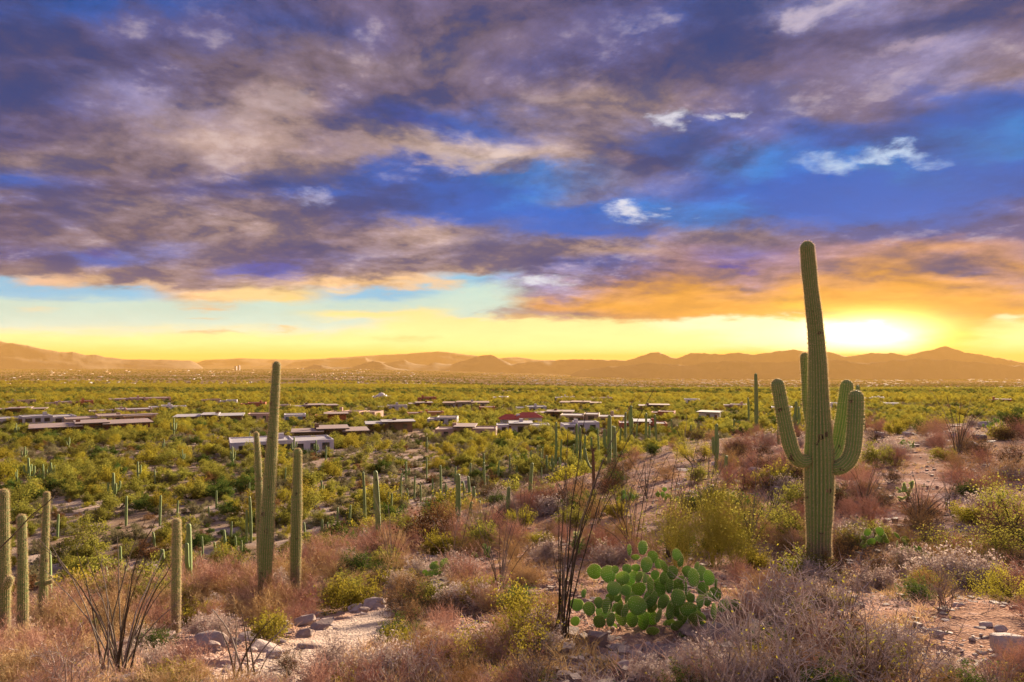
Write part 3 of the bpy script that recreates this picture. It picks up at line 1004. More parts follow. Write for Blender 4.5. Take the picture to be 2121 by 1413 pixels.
MHOLE = plain_mat("hole_dark", (0.03, 0.02, 0.015), .9)
MCALL = plain_mat("callus", (0.20, 0.15, 0.09), .9, .4, 12.0)
LAND = {}          # landmarks for telling look-alikes apart: name -> (px, py)
big_saguaro("tall many-armed saguaro standing alone against the setting sun",
    [(1697, 1192, 46), (1696, 1118, 48), (1697, 1045, 53), (1697, 973, 60), (1696, 920, 54), (1696, 885, 48), (1695, 811, 39), (1694, 756, 35), (1691, 701, 32), (1686, 650, 30), (1681, 610, 29), (1675, 553, 28), (1672, 514, 28)],
    [([(1684, 950, 22), (1672, 953, 26), (1658, 957, 28), (1646, 946, 30), (1637, 925, 30), (1629, 892, 28), (1622, 858, 27), (1615, 820, 26), (1611, 798, 25)], [0, -.05, -.08, -.08, -.08, -.08, -.08, -.08, -.08]),
     ([(1712, 966, 22), (1726, 971, 28), (1742, 968, 31), (1757, 955, 32), (1766, 935, 31), (1770, 905, 30), (1772, 870, 30), (1773, 835, 30), (1773, 824, 30)], [0, -.1, -.18, -.22, -.24, -.25, -.25, -.25, -.25]),
     ([(1706, 955, 22), (1722, 949, 26), (1733, 930, 27), (1740, 900, 28), (1746, 865, 28), (1750, 830, 27), (1754, 800, 26)], [0, .18, .3, .36, .38, .4, .4]),
     ([(1696, 915, 20), (1690, 905, 22), (1680, 880, 21), (1674, 850, 20), (1670, 800, 19), (1668, 760, 18), (1667, 740, 18)], [0.05, .25, .42, .48, .5, .5, .5])],
    ribs=22, step=0.05, spine=0.032, holes=[(1704, 826), (1712, 890), (1690, 905), (1706, 1010)])
big_saguaro("tallest bare-stemmed saguaro leaning right, left of the valley house",
    [(547, 1252, 25), (549, 1180, 27), (552, 1110, 29), (556, 1040, 26), (561, 960, 23), (566, 880, 19), (570, 810, 17), (573, 757, 16)], ribs=20, step=.05, holes=[(551, 1030), (549, 1062), (556, 1098)])
big_saguaro("drab saguaro with dark scars close against the tallest bare stem",
    [(541, 1232, 15), (540, 1160, 15), (539, 1090, 15), (537, 1020, 14), (534, 950, 12), (531, 900, 9)], ribs=16, step=.06, spine=.04, holes=[(537, 958), (541, 992)])
big_saguaro("straight green saguaro with pale tip, right of the tallest bare stem",
    [(611, 1232, 18), (612, 1180, 21), (613, 1120, 22), (615, 1050, 20), (616, 990, 18), (617, 937, 16)], ribs=18, step=.05)
big_saguaro("thick saguaro with a single low bud at the left picture edge",
    [(9, 1352, 18), (9, 1290, 20), (10, 1220, 20), (9, 1150, 19), (8, 1080, 18), (8, 1022, 17)],
    [([(10, 1216, 12), (15, 1213, 15), (19, 1203, 15), (20, 1200, 14)], [0, -.08, -.14, -.15])], ribs=18, step=.05)
big_saguaro("plain round-topped saguaro, second from the left picture edge",
    [(46, 1334, 17), (47, 1270, 19), (47, 1200, 18), (46, 1130, 17), (45, 1074, 16)], ribs=18, step=.05)
big_saguaro("yellowish saguaro with three stubby side buds, third from the left edge",
    [(88, 1298, 15), (90, 1220, 16), (92, 1150, 14), (95, 1080, 12), (97, 1024, 10)],
    [([(88, 1209, 8), (80, 1209, 8), (76, 1209, 7)], [0, -.03, -.03]), ([(92, 1208, 8), (101, 1207, 8), (106, 1205, 8)], [0, -.06, -.08]), ([(94, 1204, 8), (101, 1201, 8), (104, 1196, 7)], [0, .1, .12])], ribs=16, step=.05)
big_saguaro("short sturdy saguaro rimmed with light behind the left ocotillo",
    [(364, 1312, 15), (364, 1250, 18), (365, 1180, 18), (366, 1120, 17), (366, 1082, 15)], ribs=18, step=.05)
LAND.update({"tall many-armed saguaro": (1697, 1190), "tallest left saguaro": (547, 1250), "short sturdy saguaro": (364, 1310), "left-edge saguaros": (46, 1330)})


def dead_saguaro():
    b = ground(1229, 1044)
    dd = b[1]
    org = np.array([b[0], b[1], float(H(b[0], b[1]))])
    root = tag(link("dead_saguaro", None, loc=org), "brown dead saguaro trunk with one living green arm", "cactus")
    m = plain_mat("dead_wood", (0.16, 0.085, 0.05), .9, .5, 9.0, .8)
    P, R = px_path([(1229, 1044, 8), (1230, 1000, 7), (1229, 960, 6.5), (1228, 938, 6)], dd, 0, org)
    me, V, rd, C = column_mesh(P, R, 9, 3, .09, .3, 5)
    me.materials.clear(); me.materials.append(m)
    link("trunk", me, root)
    g = np.random.default_rng(4)
    P0 = np.repeat(P[-1][None], 7, 0)
    Pp, Rr = grow(P0, rad_dirs(7, g, .7, 1.5), np.full(7, .35), np.full(7, .03), 3, g, .2)
    V, Fq = tubes(Pp, Rr, 4)
    link("splinters", Pile().add(V, Fq, 0, .2).mesh("splinters", [m]), root)
    P, R = px_path([(1227, 972, 4), (1221, 966, 5), (1216, 955, 5), (1213, 940, 5), (1212, 931, 4)], dd, 0, org)
    me, V, rd, C = column_mesh(P, R, 10, 3, .06, .15, 9)
    link("arm", me, root)


dead_saguaro()
LAND["dead brown saguaro"] = (1229, 1042)

# --- the many smaller saguaros: a few makes, copied
def small_saguaro_make(kind, seed):
    """unit-height saguaro; kind 0 plain, 1 with arms, 2 candelabra of several arms"""
    g = np.random.default_rng(seed)
    root = link("saguaro", None)
    r = .042
    lean = g.normal(0, .025, 2)
    zz = np.array([-.05, 0, .3, .6, .85, .96])
    P = np.stack([lean[0] * zz ** 2, lean[1] * zz ** 2, zz], -1)
    R = r * np.array([.85, .85, 1.05, 1.0, .9, .8])
    me, *_ = column_mesh(P, R, 12, 3, .05, .18, seed, .25)
    link("trunk", me, root)
    na = {0: 0, 1: int(g.integers(1, 3)), 2: int(g.integers(4, 7))}[kind]
    a0 = g.uniform(0, 6)
    for i in range(na):
        a = a0 + i * 6.283 / max(na, 1) + g.uniform(-.4, .4)
        h0 = g.uniform(.32, .5); out = g.uniform(.10, .16); top = h0 + g.uniform(.18, .42)
        dx, dy = math.cos(a), math.sin(a)
        P = np.array([(dx * r * .5, dy * r * .5, h0), (dx * out * .6, dy * out * .6, h0 - .01), (dx * out, dy * out, h0 + .07), (dx * out * 1.05, dy * out * 1.05, (h0 + top) / 2), (dx * out * 1.08, dy * out * 1.08, top)])
        me, *_ = column_mesh(P, r * np.array([.6, .72, .76, .76, .66]), 10, 3, .035, .18, seed + i, None, cap0=True)
        link("arm", me, root)
    return root


SAG_MAKES = {k: [small_saguaro_make(k, 100 + 10 * k + i) for i in range(4)] for k in (0, 1, 2)}
SAG_USED = set()


def small_saguaro(px, ytop, ybase, kind=0, w=None):
    g = rng
    b = ground(px, ybase)
    h = (ybase - ytop) * b[1] / F
    mk = SAG_MAKES[kind][int(g.integers(0, 4))]
    if mk.name in SAG_USED:
        o = copy_tree(mk)
    else:
        o = mk; SAG_USED.add(mk.name)
    o.location = (b[0], b[1], float(H(b[0], b[1])) - .05)
    o.rotation_euler = (0, 0, g.uniform(0, 6.28))
    wx = h if w is None else max(.25 * h, min(2.2 * h, (w * b[1] / F) / .084))
    if kind: wx = h
    o.scale = (wx, wx, h)
    return o, kind, px, ytop, ybase


SMALL = []
for row in [
    (949, 977, 1086, 0, 11), (1097, 956, 1056, 0, 8), (1052, 1006, 1066, 0, 8), (1202, 883, 968, 0, 6), (1195, 876, 961, 0, 5), (1152, 873, 970, 0, 5), (1188, 919, 976, 0, 4), (1161, 909, 968, 0, 4),
    (1274, 880, 970, 0, 8), (1262, 859, 966, 1, 6), (1295, 853, 920, 0, 5), (1307, 840, 916, 1, 5), (1338, 855, 914, 0, 5), (1359, 858, 921, 0, 5), (1392, 868, 900, 0, 4), (1133, 942, 979, 0, 5), (1120, 938, 971, 0, 4),
    (1099, 933, 960, 0, 4), (1114, 922, 948, 0, 3), (1159, 947, 971, 0, 4), (1032, 953, 991, 0, 4), (1003, 956, 1008, 0, 5), (974, 959, 990, 0, 4), (913, 962, 1030, 0, 5), (943, 966, 1000, 0, 4), (973, 985, 1038, 0, 6),
    (962, 996, 1036, 0, 6), (982, 1006, 1056, 0, 7), (993, 1034, 1076, 0, 8), (974, 1036, 1076, 0, 8), (1027, 1016, 1032, 0, 5), (1088, 1011, 1037, 1, 6), (938, 1010, 1030, 0, 5), (1172, 958, 975, 0, 5), (1181, 960, 977, 0, 4),
    (784, 971, 1136, 0, 11), (777, 975, 1092, 0, 6), (756, 975, 1112, 0, 6), (520, 1026, 1124, 0, 6), (605, 1025, 1097, 0, 6), (517, 999, 1060, 0, 3), (830, 979, 1043, 0, 4), (884, 947, 1000, 0, 3), (667, 994, 1040, 2, None),
    (482, 924, 968, 2, None), (655, 911, 946, 2, None), (609, 904, 948, 2, None), (885, 905, 938, 2, None), (796, 1012, 1046, 0, 4), (803, 1018, 1052, 0, 4), (811, 1020, 1060, 0, 4), (236, 978, 1047, 2, None), (60, 947, 1007, 2, None),
    (107, 957, 1004, 2, None), (51, 924, 958, 2, None), (378, 930, 963, 2, None), (340, 909, 943, 1, None), (186, 917, 942, 1, None), (34, 876, 905, 2, None), (360, 866, 905, 2, None), (393, 901, 920, 2, None), (261, 1026, 1090, 0, 5),
    (331, 1025, 1090, 0, 5), (367, 1036, 1073, 0, 4), (448, 1015, 1054, 0, 4), (433, 1048, 1070, 0, 3), (102, 1135, 1262, 0, 10), (119, 1064, 1117, 0, 5), (169, 1170, 1197, 0, 7), (224, 1171, 1236, 0, 8), (337, 1135, 1183, 0, 10),
    (392, 1082, 1218, 1, 8), (250, 1130, 1193, 0, 5), (467, 1096, 1154, 0, 6), (478, 1079, 1130, 0, 4), (511, 1054, 1125, 0, 5), (632, 1081, 1120, 0, 5), (667, 1076, 1104, 0, 5), (320, 1100, 1133, 0, 5), (259, 1168, 1210, 0, 5),
    (446, 1122, 1152, 0, 5), (454, 1128, 1155, 0, 5), (489, 1108, 1150, 0, 4), (420, 1110, 1160, 0, 4), (500, 1118, 1152, 0, 4), (416, 1140, 1168, 0, 4), (680, 1080, 1108, 0, 4), (699, 1050, 1098, 0, 5), (724, 1045, 1092, 0, 5),
    (1567, 772, 901, 0, 8), (1551, 824, 876, 0, 4), (1484, 876, 974, 1, 7), (1503, 942, 982, 0, 9), (1776, 796, 905, 1, 7), (1646, 830, 905, 2, None), (1612, 863, 921, 0, 6), (1790, 856, 892, 0, 5), (1520, 868, 896, 0, 4),
    (1430, 880, 905, 0, 4), (1448, 872, 902, 0, 4), (1318, 876, 912, 0, 4), (1240, 890, 955, 0, 4), (1226, 905, 960, 0, 5), (1150, 930, 968, 0, 4), (1210, 900, 962, 0, 5), (1284, 885, 940, 0, 4), (1056, 940, 985, 0, 3),
    (1346, 880, 912, 0, 4), (858, 985, 1035, 0, 4), (872, 1000, 1040, 0, 4), (845, 1010, 1046, 0, 4), (897, 990, 1034, 0, 4), (925, 1000, 1032, 0, 4), (1010, 985, 1012, 0, 4), (1070, 960, 985, 0, 4),
]:
    SMALL.append(small_saguaro(*row))
_g = np.random.default_rng(12)
for i in range(16):
    px, py = _g.uniform(10, 1250), _g.uniform(905, 1010)
    hh = _g.uniform(.11, .19) * (py - 740)
    SMALL.append(small_saguaro(px, py - hh, py, int(_g.choice([0, 1, 2], p=[.4, .3, .3])), None))
for k, lst in SAG_MAKES.items():            # makes nobody stood up
    for o in lst:
        if o.name not in SAG_USED:
            for c in list(o.children): bpy.data.objects.remove(c)
            bpy.data.objects.remove(o)


# ------------------------------------------------------------------ ocotillos
def ocotillo(label, bx, by, tips, extra=0, seed=0, r0=0.017, spread=0.5, hmin=.55, base_d=None, mat=None):
    g = np.random.default_rng(seed + 900)
    b = ground(bx, by) if base_d is None else at(bx, by, base_d)
    dd = b[1]
    org = np.array([b[0], b[1], float(H(b[0], b[1]))])
    root = tag(link("ocotillo", None, loc=org), label, "ocotillo")
    ends = [at(tx, ty, dd + g.uniform(-.5, .5)) - org for tx, ty in tips]
    hm = max(e[2] for e in ends)
    for i in range(extra):
        a, q = g.uniform(0, 6.28), g.uniform(.15, 1) * spread
        ends.append(np.array([math.cos(a) * q * hm, math.sin(a) * q * hm, hm * g.uniform(hmin, .98)]))
    for e in ends:
        e = np.asarray(e)
        L = np.linalg.norm(e)
        k = 12
        s = np.linspace(0, 1, k + 1)[:, None]
        st = np.array([g.normal(0, .06), g.normal(0, .06), -.05])
        side = np.array([e[0], e[1], 0.0])
        P = st + (e - st) * s + np.array([0, 0, 1.0]) * (np.sin(s * math.pi) * .06 * L) - side * (np.sin(s * math.pi) * .10)
        P = P + np.cumsum(g.normal(0, .006 * L, (k + 1, 3)), 0) * s
        R = (r0 * g.uniform(.75, 1.15)) * (1 - .72 * s[:, 0])
        V, Fq = tubes(P[None], R[None], 6)
        p = Pile().add(V, Fq, 0, g.uniform(.1, 1))
        # knobs and thorn stubs all along
        nk = int(L / .035)
        f = g.uniform(.04, 1, nk) * k
        i0 = np.minimum(f.astype(int), k - 1)
        q = P[i0] * (1 - (f - i0))[:, None] + P[i0 + 1] * (f - i0)[:, None]
        D = unit(g.normal(0, 1, (nk, 3)))
        S = unit(np.cross(D, g.normal(0, 1, (nk, 3)))) * .003
        rr = np.interp(f, np.arange(k + 1), R)[:, None]
        W = np.stack([q + D * rr * .6 - S, q + D * rr * .6 + S, q + D * (rr + .014)], 1).reshape(-1, 3)
        p.add(W, np.arange(len(W)).reshape(-1, 3), 0, g.uniform(.2, 1))
        link("cane", p.mesh("cane", [mat or MCANE]), root)
    return root


ocotillo("spreading dark ocotillo in the lower left foreground", 242, 1404,
    [(155, 1150), (168, 1200), (221, 1140), (234, 1122), (290, 1070), (310, 1148), (342, 1140), (327, 1075), (372, 1168), (200, 1215), (262, 1200), (372, 1245)], 9, 1, .0095)
ocotillo("tall dark ocotillo beside the big prickly pear", 1164, 1332,
    [(1215, 855), (1346, 822), (1311, 826), (1130, 1092), (1203, 965), (1240, 1000), (1255, 930), (1175, 1060), (1150, 985), (1185, 905)], 4, 2, .0105, .25, .5)
ocotillo("fan-shaped ocotillo behind the yellow-green round bush", 811, 1184,
    [(767, 1016), (783, 1040), (806, 1045), (840, 1050), (866, 1062), (748, 1100), (858, 1100), (826, 1060), (790, 1090), (850, 1075)], 3, 3, .010)
ocotillo("thin two-caned ocotillo reaching up left over the centre", 945, 1182,
    [(831, 983), (882, 1000), (700, 1026), (912, 1010), (985, 900), (1042, 890)], 0, 4, .011)
ocotillo("slim upright ocotillo just right of the russet bush", 1006, 1134,
    [(985, 1000), (1002, 1010), (1020, 985), (1035, 1010), (960, 1030), (1050, 1040)], 3, 5, .012)
ocotillo("leaning ocotillo directly behind the big prickly pear", 1312, 1155,
    [(1215, 1040), (1240, 1010), (1258, 1000), (1290, 985), (1225, 1085), (1330, 960), (1348, 930), (1362, 985)], 2, 6, .013)
ocotillo("dark-stemmed ocotillo right of the big prickly pear", 1382, 1158,
    [(1434, 1060), (1452, 962), (1475, 1010), (1420, 950), (1400, 930), (1530, 1060), (1500, 985)], 2, 7, .014)
ocotillo("red-stemmed slanting ocotillo left of the many-armed saguaro", 1552, 1132,
    [(1632, 962), (1645, 1000), (1600, 985), (1575, 940), (1655, 1040), (1520, 1000), (1540, 960)], 2, 8, .013)
ocotillo("wide bushy ocotillo right of the many-armed saguaro", 1902, 1094,
    [(1815, 995), (1832, 1030), (1862, 985), (1890, 975), (1967, 994), (1985, 1010), (1940, 985), (1860, 1040), (1950, 1045), (2000, 1040)], 8, 9, .013)
ocotillo("ocotillo fanned against the plain on the right ridge", 1985, 938,
    [(1928, 800), (1960, 812), (1990, 815), (2018, 812), (2044, 845), (1945, 850), (2060, 870), (1930, 870), (2005, 840)], 7, 10, .02, .45)
ocotillo("smaller ocotillo left of the fanned ridge ocotillo", 1922, 872,
    [(1905, 800), (1925, 796), (1945, 798), (1962, 812), (1890, 820), (1970, 830)], 4, 11, .02, .4)
ocotillo("low ocotillo between the ridge and the bushy ocotillo", 1966, 1056,
    [(1950, 985), (1972, 975), (1990, 990), (1940, 1010), (2005, 1005)], 4, 12, .012)
ocotillo("thin grey ocotillo among the slabs beside the path", 502, 1404,
    [(488, 1275), (503, 1270), (435, 1270), (515, 1295), (568, 1275), (580, 1330), (450, 1300), (600, 1290)], 0, 13, .010)
ocotillo("sparse ocotillo with pale canes above the cholla", 1240, 1085,
    [(1222, 965), (1250, 950), (1272, 985), (1200, 1000), (1290, 1000), (1315, 925)], 2, 14, .012)
ocotillo("pale-caned ocotillo on the slope below the dead saguaro", 1420, 1080,
    [(1402, 950), (1440, 960), (1470, 945), (1380, 980), (1490, 990), (1450, 915)], 3, 15, .012)
ocotillo("ocotillo reaching in from beyond the left picture edge", -150, 1290, [(103, 1024), (-60, 1050), (-130, 1000), (-200, 1030)], 2, 16, .014, .3, .5, base_d=7.0)
ocotillo("upright dark ocotillo on the ridge left of the lone tall saguaro stem", 1418, 935,
    [(1405, 862), (1420, 855), (1436, 866), (1392, 880), (1448, 880)], 3, 17, .02, .35)

for k, (bx, by, n, hh, lab) in enumerate([
        (1080, 1120, 9, 150, "pale thin ocotillo between the russet bush and the yellow cholla"), (1290, 1110, 10, 150, "thin ocotillo left behind the feathery brooms"),
        (1465, 1075, 10, 160, "thin pale ocotillo above the feathery brooms"), (1340, 1035, 8, 110, "small ocotillo on the pink slope right of the dead saguaro"),
        (1600, 1060, 10, 130, "thin ocotillo just left of the many-armed saguaro's elbow"), (1790, 1075, 9, 120, "thin ocotillo right of the many-armed saguaro's trunk"),
        (1040, 1230, 9, 170, "tall thin-caned ocotillo behind the open acacia bush"), (1180, 1060, 8, 120, "small pale ocotillo below the dead brown saguaro")]):
    gk = np.random.default_rng(600 + k)
    ocotillo(lab, bx, by, [(bx + gk.normal(0, .34) * hh, by - hh * gk.uniform(.65, 1.05)) for _ in range(n)], 3, 40 + k, .0095 + .00016 * ground(bx, by)[1])


# ------------------------------------------------------------------ prickly pears
def pad_mesh(seed):
    g = np.random.default_rng(seed)
    nu, nv = 16, 9
    V = []
    for j in range(nv):
        f = math.pi * j / (nv - 1)
        for i in range(nu):
            th = 2 * math.pi * i / nu
            # outline egg-shaped, narrow foot at -z
            zc = -math.cos(f)
            wdt = math.sin(f) * (1 + .16 * zc)
            V.append((.5 * wdt * math.cos(th), .068 * math.sin(f) ** .7 * math.sin(th) * (1 - .2 * zc), .5 * zc))
    V = np.array(V)
    V += .030 * np.stack([fbm(V[:, 0] * 5 + seed, V[:, 2] * 5, 2, seed + q) for q in range(3)], -1)
    V[:, 1] += .05 * V[:, 0] * V[:, 2] * g.uniform(-2, 2) + .10 * (V[:, 2] ** 2) * g.uniform(-1, 1)
    i = (np.arange(nv - 1)[:, None] * nu + np.arange(nu)[None])
    n = (np.arange(nv - 1)[:, None] * nu + (np.arange(nu)[None] + 1) % nu)
    p = Pile().add(V, np.stack([i, n, n + nu, i + nu], -1).reshape(-1, 4), 0, np.clip(.42 + V[:, 2] * .9 + .3 * fbm(V[:, 0] * 4 + seed, V[:, 2] * 4, 3, seed), 0, 1))
    # areoles: spine tufts in rows on both faces and the rim
    C, D = [], []
    for zz in np.arange(-.36, .5, .13):
        for xx in np.arange(-.42, .45, .13):
            x = xx + (.065 if int(round(zz / .13)) % 2 else 0)
            if (x / .5) ** 2 + (zz / .5) ** 2 < .86:
                y = .068 * (1 - (x / .5) ** 2 - (zz / .5) ** 2) ** .35
                C += [(x, y, zz), (x, -y, zz)]; D += [(0, 1, 0), (0, -1, 0)]
    for th in np.linspace(-.9, math.pi + .9, 26):
        C.append((.5 * math.cos(th) * .98, 0, .5 * math.sin(th) * .98)); D.append((math.cos(th), 0, math.sin(th)))
    C, D = np.repeat(np.array(C), 3, 0), np.repeat(np.array(D), 3, 0)
    D = unit(D + g.normal(0, .5, D.shape))
    S = unit(np.cross(D, g.normal(0, 1, D.shape))) * .011
    W = np.stack([C - S, C + S, C + D * .085], 1).reshape(-1, 3)
    p.add(W, np.arange(len(W)).reshape(-1, 3), 1, .8)
    me = p.mesh("pad", [MPAD, MCHOLLA], smooth=True)
    return me


PADS = [pad_mesh(i) for i in range(6)]


def add_pad(root, c, w, h, yaw, tilt, roll, g):
    o = link("pad", PADS[int(g.integers(0, 6))], root, loc=c)
    o.rotation_euler = (tilt, roll, yaw)
    o.scale = (w, (w + h) * .5, h)
    return o


def prickly_pear_main():
    g = np.random.default_rng(77)
    b = ground(1337, 1318)
    dd = b[1]
    org = np.array([b[0], b[1], float(H(b[0], b[1]))])
    root = tag(link("prickly_pear", None, loc=org), "large green prickly pear clump in the right foreground", "cactus")
    for cx, cyp, w, h in [(722, 545, 75, 75), (675, 607, 60, 44), (785, 605, 68, 75), (635, 560, 30, 65), (745, 655, 80, 70), (678, 675, 60, 48), (620, 682, 55, 42), (650, 735, 45, 70), (410, 700, 80, 70), (502, 718, 92, 78),
            (545, 685, 35, 45), (592, 740, 80, 85), (698, 735, 45, 75), (860, 665, 40, 80), (912, 705, 65, 75), (860, 740, 80, 85), (940, 590, 32, 60), (965, 625, 40, 75), (965, 750, 60, 55), (895, 790, 65, 80), (950, 800, 60, 80),
            (825, 650, 45, 60), (535, 810, 80, 75), (612, 820, 70, 62), (640, 785, 60, 55), (690, 815, 100, 90), (770, 790, 30, 85), (830, 800, 80, 105), (435, 900, 60, 60), (485, 920, 65, 80), (465, 960, 85, 68), (510, 870, 60, 60),
            (375, 940, 80, 75), (440, 1025, 65, 75), (515, 1010, 65, 80), (580, 1000, 40, 95), (610, 950, 50, 90), (575, 910, 35, 100), (685, 920, 100, 110), (770, 880, 100, 90), (900, 950, 75, 105), (950, 870, 90, 80), (1015, 945, 80, 90),
            (1030, 870, 60, 65), (1100, 710, 80, 70), (1050, 740, 50, 100), (1105, 810, 75, 85), (1000, 800, 40, 90), (1095, 890, 70, 80), (1060, 1010, 95, 80), (1090, 1000, 60, 80), (1195, 775, 42, 58), (1190, 845, 60, 90), (1180, 960, 60, 100),
            (1240, 920, 70, 80), (1310, 920, 90, 80), (1150, 740, 40, 80), (785, 1085, 80, 70), (795, 1140, 60, 80), (870, 1085, 80, 58), (940, 1050, 80, 58), (1000, 1110, 80, 55), (1095, 1095, 70, 80), (295, 915, 80, 60), (340, 840, 45, 55),
            (285, 1020, 48, 58), (825, 985, 60, 80), (990, 1015, 50, 80), (960, 980, 50, 65), (1070, 665, 40, 55), (735, 735, 40, 70), (560, 860, 60, 70), (640, 880, 70, 80), (720, 1010, 60, 110), (780, 1000, 60, 110), (650, 1010, 70, 90),
            (850, 900, 80, 90), (1140, 880, 60, 80), (800, 720, 60, 60), (1010, 700, 45, 60)]:
        px, py = 1100 + cx / 3.12, 960 + cyp / 3.12
        w, h = w / 3.12, h / 3.12
        depth = g.uniform(-.55, .55) * (1 - .5 * abs(cyp - 850) / 350)
        big = max(w, h)
        c = at(px, py, dd + depth) - org
        yaw = math.acos(min(1, max(.25, w / big))) * g.choice([-1, 1]) + g.normal(0, .15)
        tilt = math.acos(min(1, max(.45, h / big))) * g.choice([-1, 1]) * .8 + g.normal(0, .12)
        roll = g.normal(0, .30) + (px - 1337) / 160 * .35
        sz = big * (dd + depth) / F
        add_pad(root, c, sz * 1.08 * g.uniform(.78, 1.1), sz * 1.16 * g.uniform(.85, 1.1), yaw, tilt, roll, g)
    for i in range(34):                     # pads deeper in the clump
        a, e = g.uniform(-1, 1), g.uniform(0, 1)
        c = at(1337 + a * 120 * (1 - .4 * e), 1300 - e * 110, dd + g.uniform(-.1, .7)) - org
        sz = g.uniform(16, 25) * dd / F
        add_pad(root, c, sz, sz * 1.15, g.uniform(-1.4, 1.4), g.normal(0, .5), g.normal(0, .5), g)
    return dd


prickly_pear_main()
LAND["big prickly pear"] = (1337, 1318)


def prickly_pear(label, px, py, n, size, seed, wid):
    g = np.random.default_rng(seed)
    b = ground(px, py)
    root = tag(link("prickly_pear", None, loc=(b[0], b[1], float(H(b[0], b[1])))), label, "cactus")
    for i in range(n):
        lay = i / n
        a = g.uniform(0, 6.28)
        rr = wid * math.sqrt(g.uniform(0, 1)) * (1 - .35 * lay)
        add_pad(root, (rr * math.cos(a), rr * .6 * math.sin(a), size * (.45 + 2.1 * lay * g.uniform(.6, 1))), size * g.uniform(.8, 1.1), size * g.uniform(.9, 1.25), g.uniform(0, 6.28), g.normal(0, .35), g.normal(0, .45), g)


prickly_pear("mid-sized prickly pear half hidden left of the acacia bush", 925, 1195, 26, .17, 1, .55)
prickly_pear("bright prickly pear on the bare ledge below the dead saguaro", 1140, 1021, 24, .22, 2, .9)
prickly_pear("small prickly pear beside the acacia bush, few upright pads", 1000, 1160, 10, .17, 3, .35)
prickly_pear("blue-green prickly pear right of the many-armed saguaro's foot", 1835, 1140, 16, .17, 4, .6)
prickly_pear("small grey-green prickly pear under the pale brittlebush", 1890, 1165, 9, .15, 5, .35)
prickly_pear("little prickly pear on the bare right ridge", 1877, 934, 12, .26, 6, .55)
prickly_pear("prickly pear at the foot of the fanned ridge ocotillo", 2060, 888, 16, .28, 7, .9)
prickly_pear("prickly pear low on the pink slope behind the cholla", 1300, 1045, 14, .2, 8, .6)
prickly_pear("prickly pear half hidden in the grass left of the path slabs", 182, 1318, 7, .14, 9, .25)
prickly_pear("prickly pear at the end of the bare ledge, below two slim saguaros", 1378, 1040, 12, .2, 10, .5)


# ------------------------------------------------------------------ chollas
def cholla(label, px, py, h, seed, bushy=10):
    g = np.random.default_rng(seed)
    b = ground(px, py)
    root = tag(link("cholla", None, loc=(b[0], b[1], float(H(b[0], b[1])))), label, "cactus")
    P0 = np.array([[0, 0, -.05]])
    P, R = grow(P0, np.array([[0, 0, 1.]]), np.array([h * .55]), np.array([.05]), 4, g, .1)
    V, Fq = tubes(P, R * 1.2, 6)
    link("stem", Pile().add(V, Fq, 0, .2).mesh("stem", [MWOOD]), root)
    S, D, r = spawn(P, R, bushy, g, .35, 1, .8, .25)
    P1, R1 = grow(S, D, h * .4 * g.uniform(.6, 1.2, len(S)), np.full(len(S), .035), 4, g, .25, .12, .25)
    S2, D2, r2 = spawn(P1, R1, 3, g, .5, 1, .7, .2)
    P2, R2 = grow(S2, D2, h * .2 * g.uniform(.6, 1.2, len(S2)), np.full(len(S2), .032), 4, g, .2, .1, .2)
    for PP, RR in ((P1, R1), (P2, R2)):
        for i in range(len(PP)):
            V, Fq = tubes(PP[i:i + 1], RR[i:i + 1], 6)
            p = Pile().add(V, Fq, 0, .5)
            n = 90
            f = g.uniform(0, 4, n); i0 = np.minimum(f.astype(int), 3)
            C = PP[i][i0] * (1 - (f - i0))[:, None] + PP[i][i0 + 1] * (f - i0)[:, None]
            Dn = unit(g.normal(0, 1, (n, 3)))
            Sd = unit(np.cross(Dn, g.normal(0, 1, (n, 3)))) * .004
            W = np.stack([C - Sd, C + Sd, C + Dn * .075], 1).reshape(-1, 3)
            p.add(W, np.arange(len(W)).reshape(-1, 3), 1, .7)
            link("joint", p.mesh("joint", [MPAD, MCHOLLA]), root)


cholla("pale yellow spiny cholla behind the tall dark ocotillo", 1196, 1155, .75, 1, 12)
cholla("second pale cholla joint cluster right beside the yellow cholla", 1232, 1150, .7, 2, 11)
cholla("yellowish cholla on the slope above the big prickly pear", 1515, 1048, .6, 3, 9)
cholla("small upright cholla right of the many-armed saguaro", 1880, 1040, .7, 4, 6)
cholla("small cholla at the right end of the slope near the acacia", 2068, 1062, .7, 5, 6)


# ------------------------------------------------------------------ houses in the valley
def mk(c, n, **k):
    return plain_mat(n, c, **k)


WALLS = dict(
    lavender=mk((0.46, 0.42, 0.46), "lavender_stucco", mott=.06), white=mk((0.62, 0.57, 0.56), "white_stucco", mott=.06), tan=mk((0.38, 0.27, 0.18), "tan_stucco", mott=.08),
    pink=mk((0.40, 0.25, 0.20), "pink_stucco", mott=.08), brown=mk((0.17, 0.105, 0.075), "brown_stucco", mott=.1), maroon=mk((0.15, 0.055, 0.045), "maroon_stucco", mott=.1),
    grey=mk((0.40, 0.37, 0.38), "grey_stucco", mott=.06), red=mk((0.36, 0.11, 0.06), "red_stucco", mott=.1), orange=mk((0.45, 0.20, 0.08), "ochre_stucco", mott=.08))
ROOFS = dict(pale=mk((0.34, 0.315, 0.33), "pale_roof_coating", mott=.1), pinkish=mk((0.27, 0.20, 0.19), "pinkish_roof", mott=.1), grey=mk((0.36, 0.33, 0.33), "gravel_roof", mott=.15),
             red=mk((0.40, 0.07, 0.055), "red_tile_roof", mott=.2, scale=2), brown=mk((0.24, 0.15, 0.12), "brown_roof", mott=.15))
mgl, Ng = newmat("window_glass")
finish(Ng, principled(Ng, (0.025, 0.032, 0.038), 0.08, None, 0.7))
mglb, Ng = newmat("blue_window_glass")
